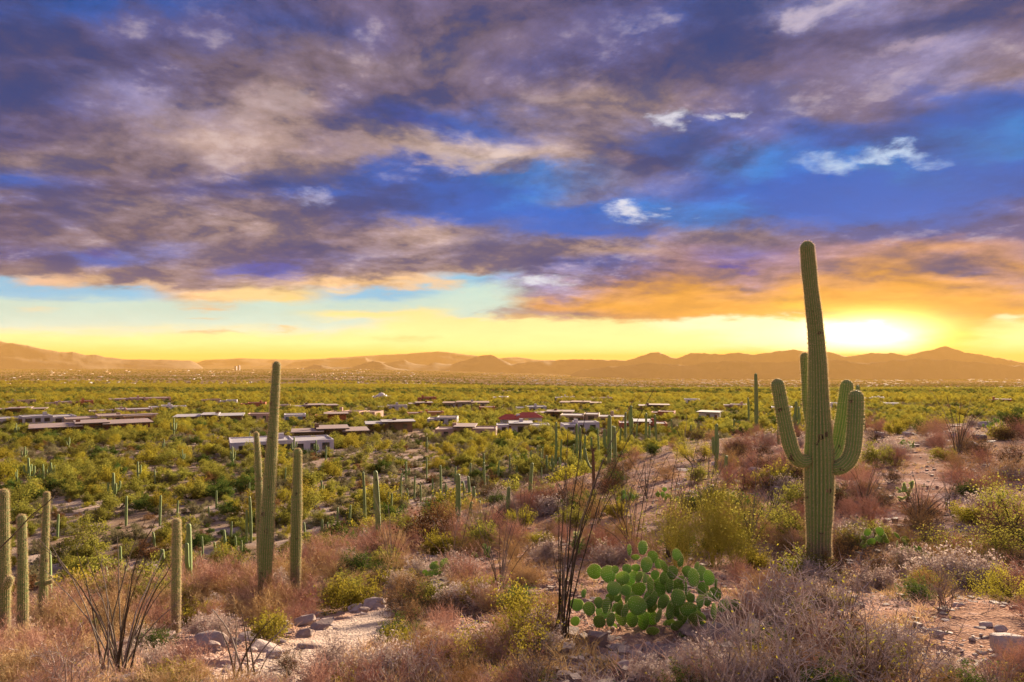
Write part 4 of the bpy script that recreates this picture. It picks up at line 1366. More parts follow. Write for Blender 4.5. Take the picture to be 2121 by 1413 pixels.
finish(Ng, principled(Ng, (0.05, 0.16, 0.20), 0.08, None, 0.7))
MFRAME = mk((0.10, 0.075, 0.06), "dark_frame", mott=.05)
MDOOR = mk((0.16, 0.07, 0.04), "wood_door", mott=.2)
HOUSE_SPOTS = []


def boxmesh(name, x0, x1, y0, y1, z0, z1, m):
    V, Fq = box_vf(x0, x1, y0, y1, z0, z1)
    return mesh_np(name, V, Fq, m)


def wall_mesh(w, dp, h, m, par=0.35, th=.3):
    """a block with a parapet: outer box, top ring, inner well"""
    o = [(-w / 2, 0), (w / 2, 0), (w / 2, dp), (-w / 2, dp)]
    i = [(-w / 2 + th, th), (w / 2 - th, th), (w / 2 - th, dp - th), (-w / 2 + th, dp - th)]
    V = [(x, y, -1.2) for x, y in o] + [(x, y, h) for x, y in o] + [(x, y, h) for x, y in i] + [(x, y, h - par) for x, y in i]
    Fq = [(a, (a + 1) % 4, 4 + (a + 1) % 4, 4 + a) for a in range(4)] + [(4 + a, 4 + (a + 1) % 4, 8 + (a + 1) % 4, 8 + a) for a in range(4)] + \
         [(8 + a, 8 + (a + 1) % 4, 12 + (a + 1) % 4, 12 + a) for a in range(4)]
    return mesh_np("wall", np.array(V), np.array(Fq), m)


def house(x0, x1, yt, yb, wall, roof, style=0, glass=None, seed=0, label=None):
    g = np.random.default_rng(seed * 7 + int(x0))
    b = ground((x0 + x1) / 2, yb)
    dd = b[1]
    w = (x1 - x0) * dd / F
    px_m = F / dd
    h = float(np.clip((yb - yt) / px_m * .62, 3.0, 5.2))
    org = np.array([b[0], b[1], float(H(b[0], b[1], False)) + .25])
    o = link("house", None, loc=org, rz=-math.atan2(b[0], b[1]) + g.normal(0, .10))
    if label: o["label"] = label
    o["category"] = "house"; o["group"] = "low houses scattered over the valley"
    dp0 = float(np.clip(w * .45, 7, 13))
    HOUSE_SPOTS.append((b[0], b[1] + dp0 * .4, w * .52 + .5, dp0 * .60 + .6))
    wm, rm, gm = WALLS[wall], ROOFS[roof], glass or mgl
    nb = 1 if w < 9 else (2 if w < 15 else 3)
    cuts = [0] + sorted(g.uniform(.28, .42) + (.30 * k) for k in range(nb - 1)) + [1]
    for k in range(nb):
        a, c = cuts[k], cuts[k + 1]
        bw = (c - a) * w + .15
        cx = (a + c - 1) / 2 * w
        hy = h * (1.0 if k == nb // 2 else g.uniform(.76, .95))
        fy = g.uniform(-1.2, 2.2) + .011 * k
        bd = dp0 * g.uniform(.8, 1.1)
        wl = link("wall", wall_mesh(bw, bd, hy, wm), o, loc=(cx, fy, 0))
        if style == 1 or (style == 2 and k == nb // 2):      # flat eaves standing out past the walls
            ov = .9
            V, Fq = box_vf(-bw / 2 - ov, bw / 2 + ov, -ov - .5, bd + ov, hy - .02, hy + .28)
            link("roof", mesh_np("roof", V, Fq, rm), o, loc=(cx, fy, .004 * k))
            V, Fq = box_vf(-bw / 2 - ov - .02, bw / 2 + ov + .02, -ov - .54, -ov - .503, hy - .06, hy + .24)
            link("fascia", mesh_np("fascia", V, Fq, MFRAME), o, loc=(cx, fy, .004 * k))
        elif style == 3:                                    # low hipped tile roof
            ov = .7
            V = np.array([(-bw / 2 - ov, -ov, hy), (bw / 2 + ov, -ov, hy), (bw / 2 + ov, bd + ov, hy), (-bw / 2 - ov, bd + ov, hy), (-bw / 4, bd / 2, hy + 1.6), (bw / 4, bd / 2, hy + 1.6)])
            link("roof", mesh_np("roof", V, [np.array([(0, 1, 5, 4), (2, 3, 4, 5), (3, 2, 1, 0)]), np.array([(1, 2, 5), (3, 0, 4)])], rm), o, loc=(cx, fy, .05 + .01 * k))
        else:
            V, Fq = box_vf(-bw / 2 + .3, bw / 2 - .3, .3, bd - .3, hy - .6, hy - .22)
            link("roof", mesh_np("roof", V, Fq, rm), o, loc=(cx, fy, 0))
        # openings along the side that faces the slope
        if px_m * 1.2 > 1.2:
            n = max(1, int(bw / g.uniform(2.8, 4.2)))
            if glass is not None and k == nb // 2:
                n = 1
            for q in range(n):
                ww = min(bw * .8, g.uniform(1.2, 2.4)) if not (glass is not None and k == nb // 2) else bw * .86
                xc = cx + (-.5 + (q + .5) / n) * bw * .92
                z0, z1 = (.1, hy * .72) if (glass is not None or g.random() < .35) else (.9, min(2.3, hy - .7))
                V, Fq = box_vf(-ww / 2, ww / 2, -.06, .05, z0, z1)
                wn = link("window", mesh_np("window", V, Fq, MFRAME), o, loc=(xc, fy, 0))
                m = max(1, int(ww / 1.3))
                for u in range(m):
                    p0 = -ww / 2 + .08 + u * (ww - .16) / m
                    V, Fq = box_vf(p0, p0 + (ww - .16) / m - .06, -.085, -.03, z0 + .08, z1 - .08)
                    link("pane", mesh_np("pane", V, Fq, gm), wn)
            if k == 0:
                V, Fq = box_vf(-.55, .55, -.09, .04, -.2, 2.1)
                link("door", mesh_np("door", V, Fq, MDOOR), o, loc=(cx + bw * .42, fy, 0))
            # the flank turned to the evening light
            V, Fq = box_vf(bw / 2 - .04, bw / 2 + .06, bd * .35, bd * .6, .9, min(2.3, hy - .7))
            link("window", mesh_np("window", V, Fq, gm), o, loc=(cx, fy, 0))
    if style == 4:
        for k in range(6):
            V, Fq = box_vf(-.22, .22, -.22, .22, -.6, h - .25)
            link("column", mesh_np("column", V, Fq, WALLS['orange']), o, loc=(w * (-.1 + .11 * k), -2.9, 0))
        V, Fq = box_vf(-w * .14, w * .5, -3.3, .3, h - .25, h + .05)
        link("porch_roof", mesh_np("porch_roof", V, Fq, rm), o, loc=(0, 0, .3))
    if w > 11:
        V, Fq = box_vf(-.6, .6, -.5, .5, h - .7, h + g.uniform(.7, 1.4))
        link("chimney", mesh_np("chimney", V, Fq, wm), o, loc=(w * g.uniform(-.3, .3), dp0 * .5, 0))
    return o


HOUSES = []
HT = [  # x0, x1, ytop, ybase, wall, roof, style, glass, label
    (486, 692, 903, 941, 'lavender', 'pale', 0, mgl, "pale lavender flat-roofed house with wide dark glass front, nearest of all"),
    (614, 756, 884, 914, 'brown', 'pinkish', 1, None, "dark brown house with stepped flat eaves behind the pale lavender house"),
    (90, 297, 878, 900, 'maroon', 'pinkish', 1, None, "long maroon house with overhanging pink roof on the left"),
    (152, 316, 862, 880, 'tan', 'pinkish', 4, None, "tan house with a columned porch just behind the maroon house"),
    (10, 149, 866, 881, 'grey', 'pale', 0, None, "light grey flat-roofed house near the left edge"),
    (194, 308, 845, 862, 'pink', 'pale', 0, None, "pinkish flat-roofed house with pale roof behind the columned porch"),
    (-6, 82, 845, 861, 'maroon', 'pinkish', 1, None, "dark maroon house cut by the left picture edge"),
    (369, 494, 863, 879, 'brown', 'pale', 1, None, "brown house with thin white roof left of the tallest saguaro"),
    (313, 382, 843, 853, 'white', 'pale', 0, None, "whitish low house above the brown white-roofed one"),
    (236, 348, 827, 835, 'pink', 'pinkish', 0, None, None), (500, 548, 838, 846, 'red', 'pinkish', 0, None, "small red house left of the tallest saguaro's upper stem"),
    (515, 560, 861, 874, 'pink', 'pinkish', 0, None, None), (671, 775, 852, 868, 'pink', 'brown', 0, None, "reddish brown house with broad brown roof right of the tallest saguaro"),
    (655, 716, 865, 877, 'red', 'pinkish', 2, None, "small red-brown house with gabled look below the broad brown roof"),
    (590, 632, 868, 877, 'white', 'pale', 0, mglb, "little white pool house with blue glass"),
    (764, 853, 881, 895, 'brown', 'pale', 1, None, "dark low house with pale roof between the two brown houses and the pink garages"),
    (847, 920, 859, 870, 'orange', 'pinkish', 0, None, "ochre-red low house at the centre of the valley"),
    (884, 945, 870, 885, 'grey', 'pinkish', 0, None, "grey-lavender house with pinkish roof below the ochre-red house"),
    (900, 1027, 887, 908, 'pink', 'pinkish', 2, None, "pink house with dark garage openings in mid valley"),
    (1029, 1139, 883, 899, 'lavender', 'pale', 2, None, "white-lavender house with pale flat roof below the red tiles"),
    (1040, 1124, 873, 886, 'lavender', 'red', 3, None, "house under a bright red tile roof in mid valley"),
    (1168, 1244, 883, 897, 'lavender', 'pale', 0, None, "lavender low house behind the pair of slim saguaros"),
    (1284, 1382, 878, 895, 'red', 'pale', 2, None, "red-walled house with white roof edge behind the ridge saguaros"),
    (1110, 1184, 861, 869, 'maroon', 'pinkish', 1, None, None), (1160, 1296, 868, 877, 'tan', 'pale', 0, None, "long tan house with pale roof right of the red tile roof"),
    (1328, 1383, 841, 853, 'brown', 'pinkish', 1, None, None), 
    (1347, 1395, 859, 868, 'red', 'pinkish', 0, None, "red house behind the rightmost ridge saguaros"), (920, 1010, 837, 846, 'grey', 'brown', 1, None, None), 
    (1162, 1241, 838, 845, 'tan', 'brown', 1, None, None), (1071, 1132, 849, 856, 'grey', 'grey', 0, None, None), (994, 1025, 850, 857, 'red', 'pinkish', 0, None, None),
    (613, 697, 843, 853, 'brown', 'pinkish', 1, None, None), (785, 843, 841, 853, 'grey', 'pinkish', 0, None, None), (851, 894, 840, 848, 'maroon', 'pinkish', 1, None, None),
    (456, 489, 833, 840, 'grey', 'pale', 0, None, None), (1448, 1485, 860, 871, 'white', 'pale', 2, None, "white house with dark opening left of the lone tall ridge stem"),
    (150, 190, 836, 842, 'red', 'pinkish', 0, None, None), (100, 145, 838, 845, 'pink', 'pale', 0, None, None), (20, 70, 834, 841, 'tan', 'pinkish', 0, None, None), 
    (420, 455, 832, 838, 'pink', 'pinkish', 0, None, None), (1150, 1190, 826, 832, 'white', 'pale', 0, None, None), (1020, 1050, 825, 831, 'white', 'pale', 0, None, None),
    (1500, 1545, 842, 850, 'pink', 'pale', 0, None, None), (1420, 1450, 832, 838, 'white', 'pale', 0, None, None), 
    (560, 600, 846, 852, 'pink', 'pale', 0, None, None), (870, 905, 828, 833, 'red', 'pinkish', 0, None, None), (1230, 1270, 828, 834, 'pink', 'pale', 0, None, None), (1600, 1640, 850, 857, 'white', 'pale', 0, None, None),
    (1720, 1750, 842, 848, 'white', 'pale', 0, None, None), (1835, 1862, 842, 847, 'white', 'pale', 0, None, None), (1795, 1830, 828, 833, 'white', 'pale', 0, None, None), (2050, 2090, 832, 837, 'red', 'pale', 0, None, None),
]
for i, r in enumerate(HT):
    HOUSES.append((house(*r[:8], seed=i, label=r[8]), r[4], (r[0] + r[1]) / 2, r[3], r[8]))


def church():
    b = ground(788, 828)
    o = tag(link("church", None, loc=(b[0], b[1], float(H(b[0], b[1], False)))), "white domed church lit gold far out in the valley", "church")
    s = b[1] / F
    W = 36 * s
    HOUSE_SPOTS.append((b[0], b[1] + 2, W * .6, 9))
    wm = WALLS['white']
    link("wall", wall_mesh(W, 7, 7 * s, wm), o)
    link("tower_block", boxmesh("tower_block", -3.6, 3.6, 1.3, 6, 7 * s - .4, 9.2 * s, wm), o)
    n = 20
    prof = [(2.9, 9.2), (2.9, 10.8), (2.7, 11.8), (2.1, 12.8), (1.2, 13.5), (.35, 13.8), (.3, 14.6), (.02, 14.7)]
    V = np.array([(r * s / .42 * math.cos(k / n * 6.2832), 3.6 + r * s / .42 * math.sin(k / n * 6.2832), z * s) for r, z in prof for k in range(n)])
    i = (np.arange(len(prof) - 1)[:, None] * n + np.arange(n)[None]); j = (np.arange(len(prof) - 1)[:, None] * n + (np.arange(n)[None] + 1) % n)
    link("dome", mesh_np("dome", V, np.stack([i, j, j + n, i + n], -1).reshape(-1, 4), wm, smooth=True), o)
    link("spire", boxmesh("spire", -.12, .12, 3.5, 3.7, 14.6 * s, 17 * s, WALLS['orange']), o)
    link("cross_arm", boxmesh("cross_arm", -.5, .5, 3.48, 3.72, 15.8 * s, 16.1 * s, WALLS['orange']), o)
    link("roof", boxmesh("roof", -W / 2 + .35, W / 2 - .35, .35, 1.25, 7 * s - .7, 7 * s - .25, ROOFS['pale']), o)
    for k in range(5):
        V, Fq = box_vf(-.35, .35, -.05, .05, .8, 2.4)
        link("window", mesh_np("window", V, Fq, mgl), o, loc=(-W * .4 + k * W * .2, 0, 0))


church()


def towers():
    for (px, yt, yb, w, lab) in ((487.5, 759.5, 768, 4.2, "shorter of two hazy downtown towers on the far plain"), (494.5, 757.5, 768, 3.4, "taller of two hazy downtown towers on the far plain")):
        b = ground(px, yb)
        s = b[1] / F
        o = tag(link("office_tower", None, loc=b), lab, "tower", "downtown towers")
        m = WALLS['grey']
        link("wall", boxmesh("wall", -w * s / 2, w * s / 2, 0, w * s, -10, (yb - yt) * s, m), o)
        link("roof", boxmesh("roof", -w * s * .3, w * s * .3, w * s * .2, w * s * .8, (yb - yt) * s, (yb - yt) * s + .8 * s, m), o)
        for k in range(6):
            link("window_band", boxmesh("window_band", -w * s * .46, w * s * .46, -.6, .5, (yb - yt) * s * (.12 + .14 * k), (yb - yt) * s * (.18 + .14 * k), mgl), o)


towers()


def city():
    """roofs of the far city, too many and too small to count"""
    g = np.random.default_rng(55)
    piles = {}
    n = 5200
    px = g.uniform(-120, 2240, n)
    py = 762 + 62 * g.uniform(0, 1, n) ** .9
    P = []
    mats = [WALLS['brown'], WALLS['tan'], ROOFS['grey'], WALLS['pink'], ROOFS['pale']]
    p = Pile()
    for a, b_ in zip(px, py):
        if a < 600 and b_ < 766: continue
        clump = vnoise(np.array([a / 60.]), np.array([b_ / 7.]), 3)[0]
        if clump < .42 or (a < 620 and b_ < 792 and g.random() < .75): continue
        q = ground(a, b_)
        if q[1] > 9000 and a > 600: continue
        s = q[1] / F
        w, dp, h = s * g.uniform(2, 8), s * g.uniform(6, 14) * .6, s * g.uniform(.8, 1.7)
        w, h = min(w, 60), min(h, 7)
        V, Fq = box_vf(-w / 2, w / 2, 0, dp, -2, h)
        c, sn = math.cos(a), math.sin(a)
        V = V + q
        p.add(V, Fq, int(g.integers(0, 5)))
    tag(link("distant_city_roofs", p.mesh("distant_city_roofs", mats)), "pale roofs of the far city strewn over the plain", "city", kind="stuff")


city()


# ------------------------------------------------------------------ valley brush
def edge_d(t):
    return np.interp(t, _tk, _de)


VALLEY = []
BUSH = [
    ("olive palo verde", MOLIVE, 1, 2.9, 4.4, 4600, .052), ("full olive palo verde", MOLIVE, 2, 2.5, 4.8, 4800, .052), ("yellow-green palo verde", MYELLOW, 3, 2.7, 4.2, 4200, .050),
    ("dark green mesquite", MGREEN, 4, 2.3, 4.0, 4200, .052), ("grey-brown bursage mound", MSAGE, 5, 1.7, 3.2, 3600, .042), ("russet leafless thicket", MRUSSET, 6, 1.7, 3.0, 2800, .036)]
BUSH_MAKE = []
for nm, mt, sd_, hh, ww, nl, ls in BUSH:
    wd, fl = bush_parts(sd_, hh, ww, 9, (MWOOD, mt), nl, ls, .05, .35, 1.25, jitter=.20)
    BUSH_MAKE.append((wd, fl))


def scatter(lo, hi, sp, seed):
    g = np.random.default_rng(seed)
    xs_ = np.arange(-hi * .92, hi * .92, sp)
    ys_ = np.arange(lo * .7, hi, sp)
    X, Y = np.meshgrid(xs_, ys_)
    X = (X + g.uniform(-.48, .48, X.shape) * sp).ravel(); Y = (Y + g.uniform(-.48, .48, Y.shape) * sp).ravel()
    t = X / np.maximum(Y, .1)
    ok = (Y >= lo) & (Y < hi) & (np.abs(t) < .9) & (Y > edge_d(t) + 5)
    for hx, hy, rw, rd_ in HOUSE_SPOTS:
        ok &= ~((np.abs(X - hx) < rw) & (np.abs(Y - hy) < rd_))
    return X[ok], Y[ok], g


PATCH = lambda X, Y: fbm(X / 26., Y / 26., 3, 61)
VX, VY, g_ = scatter(38, 430, 3.7, 1)
hxs, hys = [], []
for hx, hy, rw, rd_ in HOUSE_SPOTS:          # garden trees close round the houses
    for _ in range(int(3 + rw / 3.5)):
        hxs.append(hx + g_.uniform(-1.0, 1.0) * rw); hys.append(hy - rd_ - g_.uniform(.6, 4.0))
VX = np.concatenate([VX, hxs]); VY = np.concatenate([VY, hys])
nh = len(hxs)
cl = PATCH(VX, VY) + .25 * g_.normal(0, 1, len(VX))
cl[-nh:] = .3
keep = cl > -.55
VX, VY, cl = VX[keep], VY[keep], cl[keep]
VZ = H(VX, VY, False)
kind = np.where(g_.random(len(VX)) < .08, 5, np.where(cl < -.06, 4, np.where(g_.random(len(VX)) < .24, 3, np.where(g_.random(len(VX)) < .16, 4, np.where(g_.random(len(VX)) < .3, 2, g_.integers(0, 2, len(VX)))))))
vs = g_.uniform(.45, 1.28, len(VX)) * np.where(VY > 150, 1.12, 1.0) * np.where(kind == 4, .9, 1)
# houses and nearer things must not stand in a bush; the 300 that show largest stand as single trees
px_ = CX + F * VX / VY; py_ = HY - F * VZ / VY
seen = (px_ > -25) & (px_ < 2146) & (py_ < 1400)
# behind the near ridge nothing shows
tl = VX / VY
ridge_y = np.interp(tl, _tk, _ye)
seen &= (py_ - 2.0 * F / VY * vs) < ridge_y
order = np.argsort(np.where(seen, VY / vs, 1e9))
ind = order[:300]
rest = np.ones(len(VX), bool); rest[ind] = False
made = set()
FOL0 = {}
for i in ind:
    k = int(kind[i])
    o = link("valley_bush", None, loc=(VX[i], VY[i], VZ[i] - .05), rz=g_.uniform(0, 6.28))
    sx = vs[i]
    o.scale = (sx, sx, sx * g_.uniform(.85, 1.15))
    link("trunk", BUSH_MAKE[k][0], o)
    f = link("crown", BUSH_MAKE[k][1], o)
    FOL0.setdefault(k, f)
    o["category"] = "bush"; o["group"] = "bushes on the valley floor"
    VALLEY.append((o, BUSH[k][0], px_[i], py_[i]))


def gn_stuff(name, X, Y, Z, rot, sc, src, label, cat):
    n = len(X)
    me = bpy.data.meshes.new(name)
    me.vertices.add(n)
    me.vertices.foreach_set("co", np.stack([X, Y, Z], -1).astype(np.float32).ravel())
    for k, a in (("rotz", rot), ("sc", sc)):
        me.attributes.new(k, 'FLOAT', 'POINT').data.foreach_set("value", a.astype(np.float32))
    o = link(name, me)
    nt = bpy.data.node_groups.new(name, 'GeometryNodeTree')
    nt.interface.new_socket("Geometry", in_out='INPUT', socket_type='NodeSocketGeometry')
    nt.interface.new_socket("Geometry", in_out='OUTPUT', socket_type='NodeSocketGeometry')
    gi, go = nt.nodes.new('NodeGroupInput'), nt.nodes.new('NodeGroupOutput')
    ip = nt.nodes.new('GeometryNodeInstanceOnPoints')
    oi = nt.nodes.new('GeometryNodeObjectInfo')
    oi.inputs['Object'].default_value = src
    oi.inputs['As Instance'].default_value = True
    a1 = nt.nodes.new('GeometryNodeInputNamedAttribute'); a1.data_type = 'FLOAT'; a1.inputs[0].default_value = "rotz"
    a2 = nt.nodes.new('GeometryNodeInputNamedAttribute'); a2.data_type = 'FLOAT'; a2.inputs[0].default_value = "sc"
    cx = nt.nodes.new('ShaderNodeCombineXYZ')
    L = nt.links.new
    L(gi.outputs[0], ip.inputs['Points']); L(oi.outputs['Geometry'], ip.inputs['Instance'])
    L(a1.outputs[0], cx.inputs[2]); L(cx.outputs[0], ip.inputs['Rotation']); L(a2.outputs[0], ip.inputs['Scale'])
    L(ip.outputs[0], go.inputs[0])
    md = o.modifiers.new("scatter", 'NODES'); md.node_group = nt
    tag(o, label, cat, kind="stuff")
    return o


SNAME = ["olive brush closing over the valley floor beyond the single bushes", "fuller olive brush massed over the valley floor", "yellow-green brush massed over the valley floor",
         "dark green brush massed over the valley floor", "grey-brown low brush between the valley trees", "russet thickets between the valley trees"]
# farther out
WX, WY, g2 = scatter(430, 1500, 5.6, 2)
cl2 = fbm(WX / 60., WY / 60., 3, 62) + .2 * g2.normal(0, 1, len(WX))
kp = cl2 > -.40
WX, WY = WX[kp], WY[kp]
WZ = H(WX, WY, False)
wt = WX / WY
gold = np.where(WY < 600, .6, np.where(WY < 980, .06, .7)) * np.where((WY > 980) & (wt > -.05), .3, 1)  # sunlit strips of the valley imitated by bands of yellow bushes
dark = np.where(WY < 600, .06, np.where(WY < 980, .78, .15)) + np.where((WY > 980) & (wt > -.05), .35, 0)  # cloud-shaded strip imitated by a band of dark green and russet bushes
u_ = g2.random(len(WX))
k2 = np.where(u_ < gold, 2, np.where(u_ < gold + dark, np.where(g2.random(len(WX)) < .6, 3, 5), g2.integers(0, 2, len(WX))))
s2 = g2.uniform(.6, 1.75, len(WX))
UX, UY, g3 = scatter(1500, 8200, 27., 3)
cl3 = fbm(UX / 240., UY / 240., 3, 63) + .2 * g3.normal(0, 1, len(UX))
kp = cl3 > -.05
UX, UY = UX[kp], UY[kp]
UZ = H(UX, UY, False)
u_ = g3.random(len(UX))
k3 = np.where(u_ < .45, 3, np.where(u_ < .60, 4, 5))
k3 = np.where((UY < 2100) & (UX / UY < -.1) & (g3.random(len(UX)) < .75), 2, k3)  # sunlit strip at left, carried on in yellow bush colour
s3 = g3.uniform(1.2, 3.4, len(UX))
LX, LY, g4 = scatter(30, 210, 1.75, 5)
kp = g4.random(len(LX)) < .62
LX, LY = LX[kp], LY[kp]
LZ = H(LX, LY, False)
k4 = np.where(g4.random(len(LX)) < .62, 4, np.where(g4.random(len(LX)) < .6, 5, g4.integers(0, 4, len(LX))))
s4 = g4.uniform(.14, .42, len(LX))
AX = np.concatenate([VX[rest], WX, UX]); AY = np.concatenate([VY[rest], WY, UY]); AZ = np.concatenate([VZ[rest], WZ, UZ])
AK = np.concatenate([kind[rest], k2, k3]); AS = np.concatenate([vs[rest], s2, s3])
AX = np.concatenate([AX, LX]); AY = np.concatenate([AY, LY]); AZ = np.concatenate([AZ, LZ + .05]); AK = np.concatenate([AK, k4]); AS = np.concatenate([AS, s4])
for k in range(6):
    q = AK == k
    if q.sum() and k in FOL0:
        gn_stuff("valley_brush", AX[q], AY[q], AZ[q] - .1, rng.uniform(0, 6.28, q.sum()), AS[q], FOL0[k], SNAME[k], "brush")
print("brush", len(AX), "ind", len(ind))


# ------------------------------------------------------------------ the near slope: shrubs
NEAR = []            # (object, description, px, py)


def put(name, parts, px, py, h_px=None, unit_h=1.0, desc="", label=None, cat="shrub", group=None, rz=None, sq=1.0, d=None, sc=None):
    """stand a thing made of (part name, mesh) on the slope; h_px its height in the photograph"""
    b = ground(px, py) if d is None else d
    s = sc if sc is not None else (h_px * b[1] / F) / unit_h
    loc = (b[0], b[1], float(H(b[0], b[1])) - .02)
    rz = rng.uniform(0, 6.28) if rz is None else rz
    if len(parts) == 1:
        o = link(name, parts[0][1], None, loc, rz)
    else:
        o = link(name, None, None, loc, rz)
        for pn, me in parts:
            link(pn, me, o)
    o.scale = (s * sq, s * sq, s)
    o["category"] = cat
    if group: o["group"] = group
    if label: o["label"] = label
    else: NEAR.append((o, desc, px, py))
    return o


ROSY = [twig_proto("rosy_shrub", MROSY, 200 + i, h=.8, n0=18, m1=5, m2=5, m3=2, lo=.35, hi=1.45, r0=.0080, rmin=.0028) for i in range(4)]
STRAWS = [twig_proto("straw_shrub", MSTRAW, 220 + i, h=.6, n0=30, m1=4, m2=4, m3=2, lo=.3, hi=1.45, r0=.0060, bend=.26, rmin=.0026) for i in range(3)]
PALE = [twig_proto("pale_shrub", MPALE, 240 + i, h=.5, n0=24, m1=6, m2=5, m3=2, lo=.15, hi=1.4, r0=.006, rmin=.0026, leaf=MPALE, nleaf=1800, lsize=.013) for i in range(3)]
GREYB = [twig_proto("grey_branch_shrub", MGREYT, 260 + i, h=1.2, n0=9, m1=5, m2=3, m3=2, lo=.45, hi=1.4, r0=.016, bend=.22, rmin=.0052, leaf=MYELLOW, nleaf=70, lsize=.013) for i in range(4)]
BROOM = [twig_proto("broom_shrub", MBROOM, 280 + i, h=1.0, n0=24, m1=6, m2=5, m3=2, lo=.75, hi=1.5, r0=.0050, bend=.14, up=.12, leaf=MBROOM, nleaf=1500, lsize=.010) for i in range(2)]
GREENB = [twig_proto("green_shrub", MWOOD, 300 + i, h=.7, n0=18, m1=6, m2=5, m3=2, lo=.3, hi=1.4, r0=.006, leaf=(MYELLOW, MOLIVE, MGREEN)[i], nleaf=5200, lsize=.013) for i in range(3)]
DARKT = [twig_proto("dark_twig_shrub", MWOOD, 320 + i, h=.8, n0=16, m1=6, m2=5, m3=3, lo=.4, hi=1.4, r0=.006, leaf=MRUSSET, nleaf=1200, lsize=.012) for i in range(2)]
ACA = [bush_parts(340 + i, 1.5, 1.9, 6, (MWOOD, (MYELLOW, MOLIVE)[i % 2]), 5200, .014, .022, .35, 1.3, jitter=.16, m1=6, m2=6) for i in range(3)]
RUS = bush_parts(350, 1.4, 2.4, 9, (MWOOD, MRUSSET), 4200, .022, .022, .3, 1.3, jitter=.16, m1=6, m2=6)

AC = lambda i: [("branches", ACA[i][0]), ("foliage", ACA[i][1])]
put("round_bush", [("bush", GREENB[0])], 735, 1262, 78, .8, label="round yellow-green leafy bush beside the path boulders", sq=1.15)
put("russet_bush", [("branches", RUS[0]), ("foliage", RUS[1])], 892, 1128, 118, 1.6, label="large russet thorny bush in the middle of the slope")
put("acacia_bush", AC(0), 1050, 1352, 205, 1.7, label="open yellow-green acacia bush left of the tall dark ocotillo", sq=.9)
put("acacia_bush", AC(2), 1010, 1395, 130, 1.7, label="low acacia sprawling in front of the open acacia bush", sq=1.3)
put("acacia_bush", AC(1), 2010, 1165, 128, 1.7, label="wide dark-branched acacia right of the many-armed saguaro", sq=1.35)
put("acacia_bush", AC(1), 2112, 1130, 180, 1.7, label="tall acacia cut by the right picture edge", sq=.9)
put("acacia_bush", AC(2), 2115, 1245, 120, 1.7, label="lower acacia at the right picture edge above bare rock", sq=.9)
put("broom_bush", [("bush", BROOM[0])], 1400, 1185, 150, 1.15, label="feathery yellow-green broom behind the big prickly pear")
put("broom_bush", [("bush", BROOM[1])], 1480, 1175, 165, 1.15, label="taller feathery yellow-green broom nearer the many-armed saguaro")
put("broom_bush", [("bush", BROOM[0])], 1530, 1185, 120, 1.15, label="third feathery broom, dark at its foot, beside the slanting ocotillo")
put("palo_verde", AC(0), 1440, 960, 70, 1.7, label="bright yellow-green palo verde on the ridge right of the slim saguaros", cat="tree", sq=.9)
put("palo_verde", AC(1), 1418, 940, 45, 1.7, label="small palo verde beside the bright one on the ridge", cat="tree")
put("green_bush", [("bush", GREENB[1])], 1815, 968, 52, .8, label="dark olive round bush right of the saguaro's lowest arm", sq=1.1)
put("green_bush", [("bush", GREENB[1])], 1640, 1128, 66, .8, label="olive bush pressed against the foot of the many-armed saguaro", sq=1.1)
put("green_bush", [("bush", GREENB[0])], 555, 1335, 70, .8, label="thin olive sprigs in front of the tallest bare-stemmed saguaro", sq=.8)
put("dark_bush", [("bush", DARKT[0])], 832, 1282, 88, .95, label="dark reddish twig bush right of the round yellow-green bush")
put("dark_bush", [("bush", DARKT[1])], 600, 1400, 70, .95, label="dark red twig bush on the slabs beside the path")
for k, (px, py, h, lab) in enumerate([
        (1475, 1450, 150, "bare grey branching shrub below the big prickly pear"), (1560, 1430, 240, "tall bare grey branching shrub in front of the broom"), (1690, 1420, 215, "bare pinkish-grey shrub in front of the many-armed saguaro"),
        (1790, 1440, 230, "bare grey shrub with few yellow leaves right of the saguaro's foot"), (1620, 1460, 190, "low bare grey shrub at the bottom edge right of centre"), (1880, 1450, 180, "sprawling bare shrub by the bare rock, lower right"),
        (1730, 1330, 170, "bare grey shrub half way up to the many-armed saguaro"), (1590, 1320, 190, "bare grey shrub with pale tips behind the tall one"), (1960, 1270, 110, "small dark bare bush on the bare rock, lower right"),
        (1480, 1490, 170, "bare twigs at the bottom edge below the prickly pear"), (860, 1450, 130, "bare grey shrub at the bottom edge left of centre"), (1120, 1470, 150, "bare grey shrub at the bottom edge in the centre"),
        (1235, 1450, 80, "low grey-brown bush in front of the tall dark ocotillo"), (140, 1460, 150, "bare pinkish shrub in the lower left corner"), (2060, 1460, 120, "bare shrub in the lower right corner")]):
    put("bare_shrub", [("b", GREYB[k % 4])], px, py, h, 1.35, label=lab)
for k, (px, py, h, lab) in enumerate([
        (455, 1330, 55, "pale dry brittlebush above the dark boulder"), (420, 1318, 50, "pale dry brittlebush left of the dark boulder"), (800, 1400, 80, "wide pale brittlebush at the foot of the gravel path"),
        (2000, 1210, 78, "large pale brittlebush on the right below the wide acacia"), (1930, 1215, 70, "pale brittlebush left of the largest one on the right"), (2080, 1215, 66, "pale brittlebush right of the largest one"),
        (690, 1420, 80, "pale brittlebush left of the path's lower end"), (1350, 1420, 66, "pale tufted brittlebush right below the big prickly pear"), (1450, 1400, 70, "second pale brittlebush right of the prickly pear's foot"),
        (330, 1400, 55, "pale brittlebush right of the left ocotillo"), (1130, 1165, 50, "pale mounded brittlebush in front of the yellow cholla"), (1270, 1170, 52, "pale mounded brittlebush right of the yellow cholla")]):
    put("brittlebush", [("b", PALE[k % 3])], px, py, h, .6, label=lab, sq=1.15)

